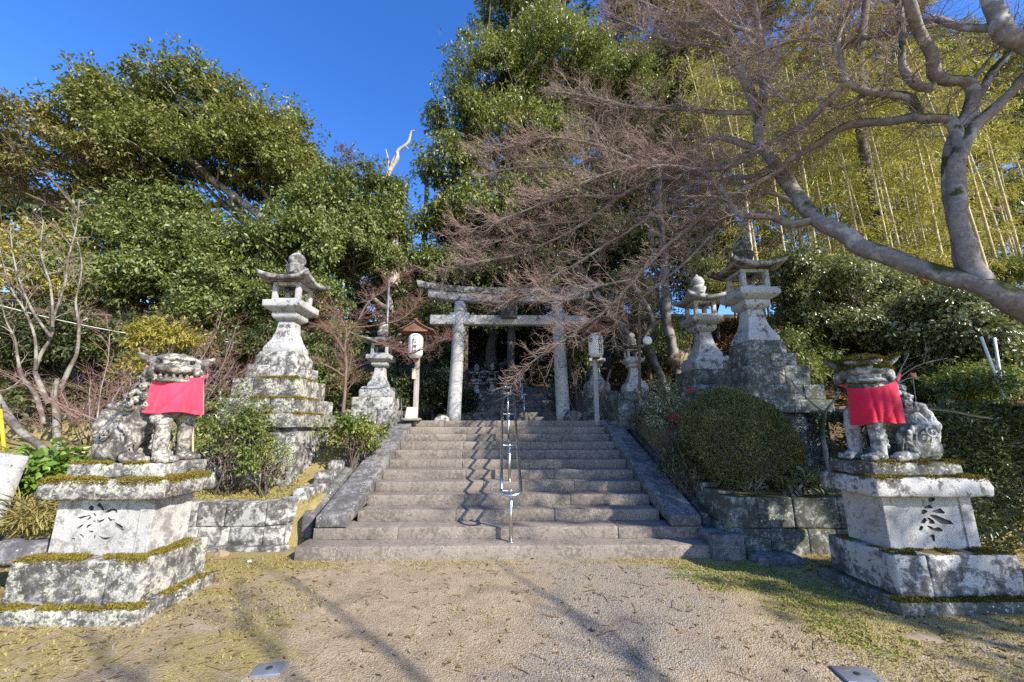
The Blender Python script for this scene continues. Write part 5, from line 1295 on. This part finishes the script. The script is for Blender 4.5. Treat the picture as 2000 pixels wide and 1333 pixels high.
# ------------------------------------------------------------------ garden shrubs
def leafy_shrub(label, c, r3, n_l, per, lr, L, W, leaf, seed, stems=10, name='shrub', cat='shrub', base=None, group=None, **kw):
    r = np.random.default_rng(seed); c = np.array(c); b = np.array(base if base is not None else (c[0], c[1], tz(c[0], c[1])))
    T = thing(name, label, cat, tuple(b), group); polys = []
    for i in range(stems):
        d = unit(r.normal(size=3)); d[2] = abs(d[2])*.7
        polys.append((wiggle(r, b+r.normal(size=3)*np.array([.07, .07, 0])*max(r3), c+d*np.array(r3)*.85, 6, .06), np.linspace(.016, .004, 6)))
    lv = []; grow(r, polys, [(.1, .25, 45, .004, 4, .35)], lv, .15, .5)
    mesh_obj('stems', tubes_mesh('stems', polys+lv[0] if False else polys, 5), M['dbark'], T)
    mesh_obj('twigs', tubes_mesh('twigs', lv[0], 3), M['mtwig'], T)
    crown('foliage', r, [(tuple(c), r3, 1)], n_l, per, lr, L, W, leaf, T, **kw)
    return T
# clipped round azalea
c = at(1443, 862, 6.35)
c_az = tuple(c); r = np.random.default_rng(120); az = T = thing('clipped_shrub', 'large clipped dome-shaped shrub with a twiggy open foot, right of the steps', 'shrub', (c.x+.1, 6.3, .75))
polys = []
for i in range(60):
    d = unit(r.normal(size=3)); d[2] = abs(d[2])*.9-.1
    polys.append((wiggle(r, np.array([c.x+.1, 6.3, .75])+r.normal(size=3)*np.array([.09, .06, 0]), np.array(c)+d*np.array([.86, .72, .78])*.93, 8, .05), np.linspace(.017, .004, 8)))
lv = []; grow(r, polys, [(.09, .24, 40, .004, 4, .4)], lv, .12, .5)
mesh_obj('stems', tubes_mesh('stems', polys, 6), M['mbark'], T); mesh_obj('twigs', tubes_mesh('twigs', lv[0], 3), M['mtwig'], T)
n = 46000; d = unit(r.normal(size=(n, 3)))
sh = np.array([noise.noise(Vector(q)*2.3) for q in d]); sh2 = np.array([noise.noise(Vector(q)*6+Vector((4, 4, 4))) for q in d])
rad = 1+.075*sh+.06*sh2-.10*r.random(n)**2-np.where(r.random(n) < .2, .25*r.random(n), 0)
hole = np.exp(-(((d-unit(np.array([.15, -.85, -.42])))**2).sum(1))/.10)
k = (d[:, 2] > -.66+.2*sh+.25*(d[:, 0] > .3)-.25*(d[:, 0] < -.2)) & (r.random(n) > hole*.85) & (sh2 > -.62)
d, rad = d[k], rad[k]; C = np.array(c)+d*rad[:, None]*np.array([.82, .72, .80])*(1+np.clip(-d[:, :1]*d[:, 2:3]*.22, -.1, .12)); m_ = len(C)
mesh_obj('foliage', leaf_mesh('foliage', C, d+r.normal(size=(m_, 3))*.7, d+r.normal(size=(m_, 3))*.6, .036*(.6+.8*r.random(m_)), .017*np.ones(m_)), M['azalea'], T, False)

def px_shrub(label, px, py, Y, rx, rz, ry, nl, per, lr, L, W, lf, seed, **kw):
    c = at(px, py, Y); k = pxm(c)
    return leafy_shrub(label, c, (rx*k, ry, rz*k), nl, per, lr, L, W, M[lf], seed, **kw)
px_shrub('loose shrub with slender shiny leaves in front of the left lantern base', 455, 862, 6.75, 82, 100, .4, 74, 70, .20, .065, .022, 'shrub', 130, stems=26)
px_shrub('low yellow-tipped shrub at the corner of the left wall', 520, 912, 6.6, 50, 50, .25, 24, 70, .16, .055, .020, 'shrub', 131, stems=14)
px_shrub('leafy shrub tucked between the left lantern base and the drain beside the steps', 690, 860, 7.6, 45, 50, .4, 30, 80, .18, .075, .034, 'shrub', 132, stems=12)
px_shrub('yellow-green bush behind the head of the left statue', 325, 665, 7.6, 65, 38, .5, 40, 90, .20, .085, .026, 'ygreen', 133, stems=14)
px_shrub('yellow-green sprig behind the neck of the left statue', 262, 730, 6.6, 30, 45, .3, 14, 80, .15, .075, .022, 'ygreen', 134, stems=8)
px_shrub('small leafy shrub behind the young maple trunk', 620, 740, 8.9, 50, 70, .5, 34, 90, .22, .085, .036, 'broad', 135, stems=12)
px_shrub('leafy shrub left of the weathered lantern near the gate', 660, 680, 10.4, 45, 70, .5, 34, 90, .22, .09, .036, 'broad', 136, stems=12)
px_shrub('dark leafy sprigs on the lower right wall beside the drain', 1345, 900, 6.6, 55, 45, .35, 30, 90, .16, .055, .022, 'hedge', 137, stems=14)
px_shrub('small shrub with broad glossy dark leaves between the clipped shrub and the right pedestal', 1560, 945, 6.1, 42, 32, .25, 16, 40, .14, .13, .04, 'camel', 138, stems=10)
T = px_shrub('nandina with dark pinnate leaves and clusters of red berries, left of the clipped shrub', 1300, 800, 7.4, 38, 60, .35, 30, 70, .18, .075, .026, 'camel', 139, stems=9, name='nandina')
for (a, b) in ((1347, 762), (1322, 818), (1315, 812)):
    c_ = np.array(at(a, b, 7.0)); rr = np.random.default_rng(a); q = MB()
    for k in range(26): q.ball(c_+rr.normal(size=3)*np.array([.05, .04, .03]), .011, None, 6, 4)
    q.build('berry_cluster', M['redleaf'], T, True)
px_shrub('broad-leaved ground cover spilling down at the left edge', 55, 935, 5.5, 62, 55, .4, 40, 60, .20, .10, .062, 'ivy', 140, stems=12, name='groundcover_plant', cat='plant')
px_shrub('grassy tuft of yellow blades left of the left pedestal', 85, 1005, 5.1, 40, 22, .25, 12, 60, .14, .16, .012, 'grass', 141, stems=4, name='grass_tuft', cat='plant')
px_shrub('fern-like green tuft under the weathered lantern near the gate', 745, 845, 9.3, 35, 22, .25, 12, 60, .14, .08, .03, 'shrub', 142, stems=6)
px_shrub('sparse green seedling on the bank beside the small right lantern', 1330, 640, 10.4, 22, 30, .3, 8, 60, .14, .08, .034, 'broad', 143, stems=5)
px_shrub('green bush behind the right paper lantern', 1125, 690, 11.0, 40, 45, .4, 26, 80, .2, .10, .04, 'broad', 144, stems=9)
px_shrub('bright green sprigs at the right drain top', 1262, 815, 9.1, 28, 16, .25, 10, 60, .12, .06, .025, 'shrub', 145, stems=5)
so_ = []; SC = []; SD = []
for q in range(190):
    dq = unit(r.normal(size=3)); 
    if dq[2] < -.3: continue
    b0 = np.array(c_az)+dq*np.array([.82, .72, .80])*.98; ln = .05+.10*r.random(); e0 = b0+(dq*.7+r.normal(size=3)*.3+np.array([0, 0, .4]))*ln
    so_.append((wiggle(r, b0, e0, 4, .05), np.linspace(.003, .0015, 4)))
    for z_ in range(9): SC.append(b0+(e0-b0)*r.random()+r.normal(size=3)*.012); SD.append(dq+r.normal(size=3)*.8)
SC, SD = np.array(SC), np.array(SD); n = len(SC)
mesh_obj('shoots', tubes_mesh('shoots', so_, 3), M['mtwig'], az); mesh_obj('shoot_leaves', leaf_mesh('shoot_leaves', SC, SD, r.normal(size=(n, 3))+np.array([0, 0, .8]), .036*(.6+.8*r.random(n)), .016*np.ones(n)), M['azalea'], az, False)
# clipped hedge along the right edge
c = at(1900, 930, 6.4)
T = thing('clipped_hedge', 'dense dark clipped hedge running along the right edge behind the right statue', 'hedge', (7.6, 6.6, 0)); r = np.random.default_rng(150)
n = 60000; x = 5.35+6.2*r.random(n); y = 5.35+1.7*r.random(n)**2.2; zt = 1.93+.05*np.sin(x*3); z = zt*(1-r.random(n)**1.6*1.02)
top = r.random(n) < .3; z = np.where(top, zt-.14*r.random(n)**2, z); y = np.where(top, 5.35+1.7*r.random(n), y)
ed = fnoise(x, z, 2.2, 4.); y += .13*ed*(~top); z += .05*fnoise(x, y, 3., 8.)
m_ = n; d = r.normal(size=(n, 3))*.8+np.array([0, -.5, .35])
mesh_obj('foliage', leaf_mesh('foliage', np.stack([x, y, z], -1), d, r.normal(size=(n, 3))*.6+np.array([0, -.5, .6]), .075*(.6+.8*r.random(n)), .030*np.ones(n)), M['hedge'], T, False)
polys = [(wiggle(r, (5.5+.3*i+.1*r.random(), 6.5, -.05), (5.5+.3*i+.3*r.random(), 6.4, 1.7), 6, .04), np.linspace(.03, .01, 6)) for i in range(20)]
mesh_obj('stems', tubes_mesh('stems', polys, 6), M['dbark'], T)

# thin sapling leaning before the right lantern base, twigs behind the right statue
bare_tree('sapling', 'thin bare grey sapling in front of the right lantern base', [seq([(1622, 930), (1612, 880), (1607, 845), (1610, 820), (1612, 805)], 5.75, 5.75, 9, 5), seq([(1612, 808), (1590, 790), (1560, 762), (1540, 740), (1515, 725)], 5.75, 5.9, 4, 2), seq([(1612, 806), (1630, 780), (1640, 765)], 5.75, 5.7, 4, 2), seq([(1560, 768), (1530, 770), (1490, 765)], 5.8, 5.9, 3, 1.6)], [(.16, .25, 40, .004, 4, .4)], 160, M['mbark'], M['mtwig'])
bare_tree('dead_branch', 'broken grey branch lying across the back of the right statue', [seq([(1752, 783), (1800, 798), (1850, 803), (1900, 812), (1938, 817)], 4.75, 4.55, 7, 4.5), seq([(1822, 800), (1815, 786)], 4.7, 4.7, 5, 3)], [], 161, M['mbark'], M['mtwig'], cat='branch')
bare_tree('bare_shrub', 'thin bare twigs sticking up behind the right statue\'s shoulder', [seq([(1735, 780), (1750, 745), (1790, 715), (1850, 700)], 5.2, 5.4, 3.5, 1.5), seq([(1735, 765), (1770, 740), (1800, 738)], 5.2, 5.3, 3, 1.5), seq([(1740, 760), (1760, 720), (1775, 690)], 5.2, 5.3, 3, 1.5)], [(.14, .3, 35, .003, 4, .3)], 162, M['mbark'], M['mtwig'], cat='shrub')

# ------------------------------------------------------------------ poles, stakes, cable, covers, odd stones
def pole(name, label, a, b, rad, mat, cat='pole', extra=None, n=8):
    T = thing(name, label, cat, tuple(a)); MB().tube([a, Vector(a).lerp(Vector(b), .5), b], rad, n).build('shaft', mat, T, True)
    if extra: extra(T)
    return T
def tee(T):
    c = at(1248, 577, 9.2); q = MB(); q.box(c.x-.13, c.x+.13, c.y-.03, c.y+.03, c.z-.03, c.z+.03); q.rough('crosspiece', M['wood_brown'], T, .004, .2, .002)
    q = MB(); a = at(1264, 666, 9.12); q.lathe(0, 0, [(-.05, .02), (-.02, .10), (.03, .11), (.06, .09)], 18); me = q.mesh('lamp'); me.transform(Matrix.Translation(a) @ Matrix.Rotation(R(80), 4, 'X')); mesh_obj('lamp', me, M['white_pole'], T)
q0 = at(1250, 818, 9.2)
pole('wooden_pole', 'tall brown wooden pole with a small crosspiece, in front of the small right lantern', q0, at(1248, 577, 9.2), .035, M['wood_brown'], 'pole', tee)
pole('metal_pole', 'thin grey pole behind the weathered lantern, left of the left paper lantern', at(750, 790, 10.6), at(760, 545, 10.6), .028, M['tin'])
pole('leaning_stake', 'leaning brown stake beside the right lantern post', at(1168, 800, 9.9), at(1193, 722, 9.9), .03, M['wood_brown'], 'stake')
pole('white_pole', 'left of the two slanting white poles in the right-hand shrubbery', at(1960, 775, 6.9), at(1916, 658, 6.9), .022, M['white_pole'])
pole('white_pole', 'right of the two slanting white poles in the right-hand shrubbery', at(1960, 776, 7.0), at(1942, 660, 7.0), .022, M['white_pole'])
pole('guy_wire_guard', 'yellow and black guy-wire guard tube at the left edge', at(9, 885, 6.0), at(0, 800, 6.0), .022, M['yellow'], 'guard', lambda T: MB().tube([at(0, 800, 6.0), at(-1, 790, 6.0)], .024, 10).build('cap', M['black'], T))
pole('bamboo_rail', 'pale horizontal bamboo rail behind the left statue', at(118, 882, 6.3), at(205, 872, 6.35), .022, M['bam'], 'rail')
pole('bamboo_rail', 'lower pale bamboo rail just under the other one behind the left statue', at(118, 889, 6.32), at(205, 880, 6.37), .02, M['bam'], 'rail')
pole('bamboo_stake', 'thin pale bamboo stake standing at the right paw of the left statue', at(377, 912, 5.3), at(376, 820, 5.3), .013, M['bam'], 'stake')
a, b = at(-60, 580, 8.), at(268, 655, 9.); c_ = at(480, 671, 10)
pts = [a.lerp(b, i/8)-Vector((0, 0, .06*math.sin(PI*i/8))) for i in range(9)]+[b.lerp(c_, i/6) for i in range(1, 7)]+[c_.lerp(at(640, 660, 14), i/4) for i in range(1, 5)]
tag(MB().tube(pts, .009, 6).build('overhead_cable', M['wire'], None, True), 'pale cable sagging across the trees at the left', 'cable')
def cover(label, px, py, w, rot):
    t_ = Vector(at(px, py, 3)); d = ray(px, py); k = -EYE/d[2]; x, y = d[0]*k, d[1]*k
    T = thing('utility_cover', label, 'cover plate', (x, y, 0)); gz_ = tz(x, y)+.016*noise.noise(Vector((x*.8, y*.8, 1.)))+.012*noise.noise(Vector((x*3.1, y*3.1, 2.)))
    Mx = Matrix.Translation((x, y, gz_+.010)) @ Matrix.Rotation(R(rot), 4, 'Z')
    q = MB(); q.box(-w, w, -w*.75, w*.75, -.05, .004, Mx); pt_ = q.rough('plate', M['tin'], T, .004, .1, .001)
    q = MB(); q.lathe(0, 0, [(.003, .022), (.008, .022), (.009, .014)], 14); me = q.mesh('bolt'); me.transform(Mx); mesh_obj('bolt', me, M['black'], T).parent = pt_
cover('small blue-grey metal cover plate in the ground at the bottom left of centre', 525, 1313, .10, 8)
cover('grey metal cover plate in the ground at the bottom right', 1675, 1318, .125, -6)
def boulder(label, px, py, Y, r3, mat, seed, name='stone'):
    c = at(px, py, Y); q = MB(); q.ball((c.x, c.y, c.z), r3, None, 20, 12); 
    o = q.rough(name, mat, None, 0, .05, .0, 1, 1)
    co = o.data.vertices
    for v in co:
        p = v.co; f_ = .6/max(r3); n_ = noise.noise(Vector(p)*f_*2+Vector((seed, 0, 0)))+.6*noise.noise(Vector(p)*f_*5)+.35*noise.noise(Vector(p)*f_*12); v.co = Vector((c.x, c.y, c.z))+(p-Vector((c.x, c.y, c.z)))*(1+.42*n_)
    tag(o, label, 'stone')
dirt = plain('tan_rock', (.27, .21, .145), .95, 0, .1, .3, 8, .6)
boulder('tan rock half sunk at the corner of the left wall', 432, 1088, 5.85, (.11, .09, .085), dirt, 1)
boulder('weathered root-like rock breaking the moss below the right pedestal', 1800, 1256, 3.62, (.24, .11, .055), dirt, 2)
boulder('small white stone on the moss before the left wall', 487, 1097, 5.55, (.025, .02, .018), M['paper'], 3)
boulder('dark mossy boulder at the foot of the right gate pillar', 1118, 815, 9.9, (.22, .16, .16), M['st_dark'], 4)
boulder('mossy boulder at the foot of the left gate pillar', 862, 822, 10.0, (.20, .16, .12), M['st_far'], 5)
boulder('pale boulder at the head of the right drain', 1210, 828, 9.6, (.26, .18, .12), M['st_step'], 6)
boulder('pale earth-coloured rock on the slope behind the small right lantern', 1340, 705, 11.3, (.5, .35, .3), dirt, 7)
boulder('grey boulder in the shade of the far left bank', 60, 1078, 4.6, (.5, .2, .13), M['st_string'], 8)
# leaning stone tablet cut by the left edge
a = at(-8, 960, 5.0); T = thing('stone_tablet', 'grey stone tablet cut by the left edge, beside the ground cover', 'tablet', (a.x, a.y, .5))
Mx = Matrix.Translation((a.x, 5.0, a.z)) @ Matrix.Rotation(R(8), 4, 'Y')
MB().box(-.25, .18, -.05, .05, -.35, .42, Mx).rough('slab', M['st_torii'], T, .012, .1, .004)
q = MB(); q.ball(tuple(Mx @ Vector((.02, -.06, .15))), (.10, .012, .14)); q.build('white_disc', M['paper'], T, True)
# lantern-like garden stone beyond the hedge on the right
T = thing('garden_lantern', 'small pale round-topped garden stone in the shrubbery behind the right statue', 'stone', tuple(at(1845, 775, 7.6)))
c_ = at(1845, 765, 7.6); q = MB(); q.ball((c_.x, c_.y, c_.z+.05), (.2, .16, .09)); q.ball((c_.x, c_.y, c_.z-.5), (.15, .13, .5)); q.ball((c_.x+.02, c_.y, c_.z-.08), (.17, .14, .08)); q.rough('stone', M['st_left'], T, 0, .06, .01, 6)
T = thing('old_signboard', 'small brown weathered signboard on a thin stick behind the right statue', 'sign', tuple(at(1788, 775, 6.0)))
c_ = at(1783, 735, 6.0); MB().box(c_.x-.045, c_.x+.045, 5.985, 6.0, c_.z-.05, c_.z+.05).rough('board', M['wood_roof'], T, .002, .1, .001); MB().tube([at(1790, 790, 6.01), at(1783, 738, 6.01)], .006, 6).build('stick', M['wood_grey'], T)

# ------------------------------------------------------------------ evergreens outside the right edge that shade the right half
def shade(label, base, blobs, lobes, per, seed, lr=.7):
    r = np.random.default_rng(seed); bz = tz(*base)
    T = thing('evergreen_tree', label, 'tree', (base[0], base[1], bz)); cen = np.mean([b[0] for b in blobs], axis=0)
    polys = [(wiggle(r, (base[0], base[1], bz-.2), (cen[0], cen[1], cen[2]+1), 8, .03), np.linspace(.28, .12, 8))]
    for b in blobs: polys.append((wiggle(r, polys[0][0][4], b[0], 8, .06), np.linspace(.13, .04, 8)))
    mesh_obj('trunk', tubes_mesh('trunk', polys, 8), M['dbark'], T)
    crown('crown', r, blobs, lobes, per, lr, .22, .10, M['oak'], T)
shade('evergreen outside the right edge whose shadow covers the right wall and lanterns', (12.8, .5), [((12.5, .4, 9.8), (2.0, 2.6, 2.0), 3), ((12.4, -.5, 7.9), (1.3, .75, .9), .7), ((12.5, -3.7, 7.2), (1., .7, .45), .22), ((12.5, -2.3, 11.0), (1.2, .8, 1.2), .35), ((12.5, -4.6, 11.0), (1., 1.6, .3), .14)], 95, 120, 300)
shade('taller evergreen outside the right edge whose shadow falls beyond the gate', (13.0, 3.4), [((12.6, 3.7, 13.6), (2.0, 2.7, 2.8), 3), ((13, 3.2, 16.0), (1.8, 2.4, 1.8), 1.5)], 130, 150, 301)
# bare tree behind the viewer whose branches streak the forecourt with shadow
r = np.random.default_rng(310); tr = [(wiggle(r, (9.6, -6.6, 0), (9.0, -6.0, 5.2), 6, .03), np.linspace(.12, .08, 6))]
for e in ((5.2, -3.8, 7.4), (7.0, -3.2, 8.2), (9.6, -3.4, 8.6), (6.2, -6.2, 7.0), (8.0, -2.4, 6.6), (5.0, -5.6, 6.0), (7.8, -4.5, 9.2), (10.5, -4.5, 7.4)):
    tr.append((wiggle(r, tr[0][0][-1], e, 8, .06), np.linspace(.065, .018, 8)))
bare_tree('bare_tree', 'leafless tree behind the viewpoint whose branch shadows streak the forecourt', tr, [(.35, 1.1, 42, .016, 6, .25), (.16, .5, 40, .006, 4, .2)], 311, M['mbark'], M['mtwig'], .06)

for o in list(COL.objects):
    if o.parent and o.name.split('.')[0] in ('twigs', 'branches', 'limbs', 'stems', 'shoots', 'shoot_leaves'): o['kind'] = 'stuff'

# ------------------------------------------------------------------ light, sky, camera
S = Vector((-.62, .56, -.545)).normalized()
sun = bpy.data.lights.new('sun', 'SUN'); sun.energy = 5.0; sun.angle = R(.53); sun.color = (1, .94, .84)
so = bpy.data.objects.new('sun', sun); COL.objects.link(so); so.rotation_euler = S.to_track_quat('-Z', 'Y').to_euler()
w = bpy.data.worlds.new('World'); sc.world = w; w.use_nodes = True
nt = w.node_tree; nt.nodes.clear()
sky = nt.nodes.new('ShaderNodeTexSky'); sky.sky_type = 'NISHITA'; sky.sun_disc = False
sky.sun_elevation = math.asin(-S.z); sky.sun_rotation = math.atan2(-S.x, -S.y); sky.air_density = 1.0; sky.dust_density = .3; sky.ozone_density = 2.5
hs = nt.nodes.new('ShaderNodeHueSaturation'); hs.inputs['Saturation'].default_value = 1.32; hs.inputs['Hue'].default_value = .515; hs.inputs['Value'].default_value = 1.2
bg = nt.nodes.new('ShaderNodeBackground'); bg.inputs[1].default_value = .15
ow = nt.nodes.new('ShaderNodeOutputWorld')
nt.links.new(sky.outputs[0], hs.inputs['Color']); nt.links.new(hs.outputs[0], bg.inputs[0]); nt.links.new(bg.outputs[0], ow.inputs[0])
cam = bpy.data.cameras.new('camera'); cam.sensor_width = 36; cam.lens = 36*F/2000; cam.clip_end = 500; cam.clip_start = .05
co_ = bpy.data.objects.new('camera', cam); COL.objects.link(co_); co_.location = (0, 0, EYE); co_.rotation_euler = (PI/2+PITCH, 0, -YAW)
sc.camera = co_
sc.view_settings.view_transform = 'Standard'; sc.view_settings.look = 'None'; sc.view_settings.exposure = .9; sc.view_settings.gamma = 1
sc.cycles.use_denoising = False
try: sc.cycles.denoiser = 'OPENIMAGEDENOISE'
except Exception: pass
sc.cycles.max_bounces = 6; sc.cycles.transparent_max_bounces = 4; sc.cycles.caustics_reflective = False; sc.cycles.caustics_refractive = False
sc.cycles.sample_clamp_indirect = 6
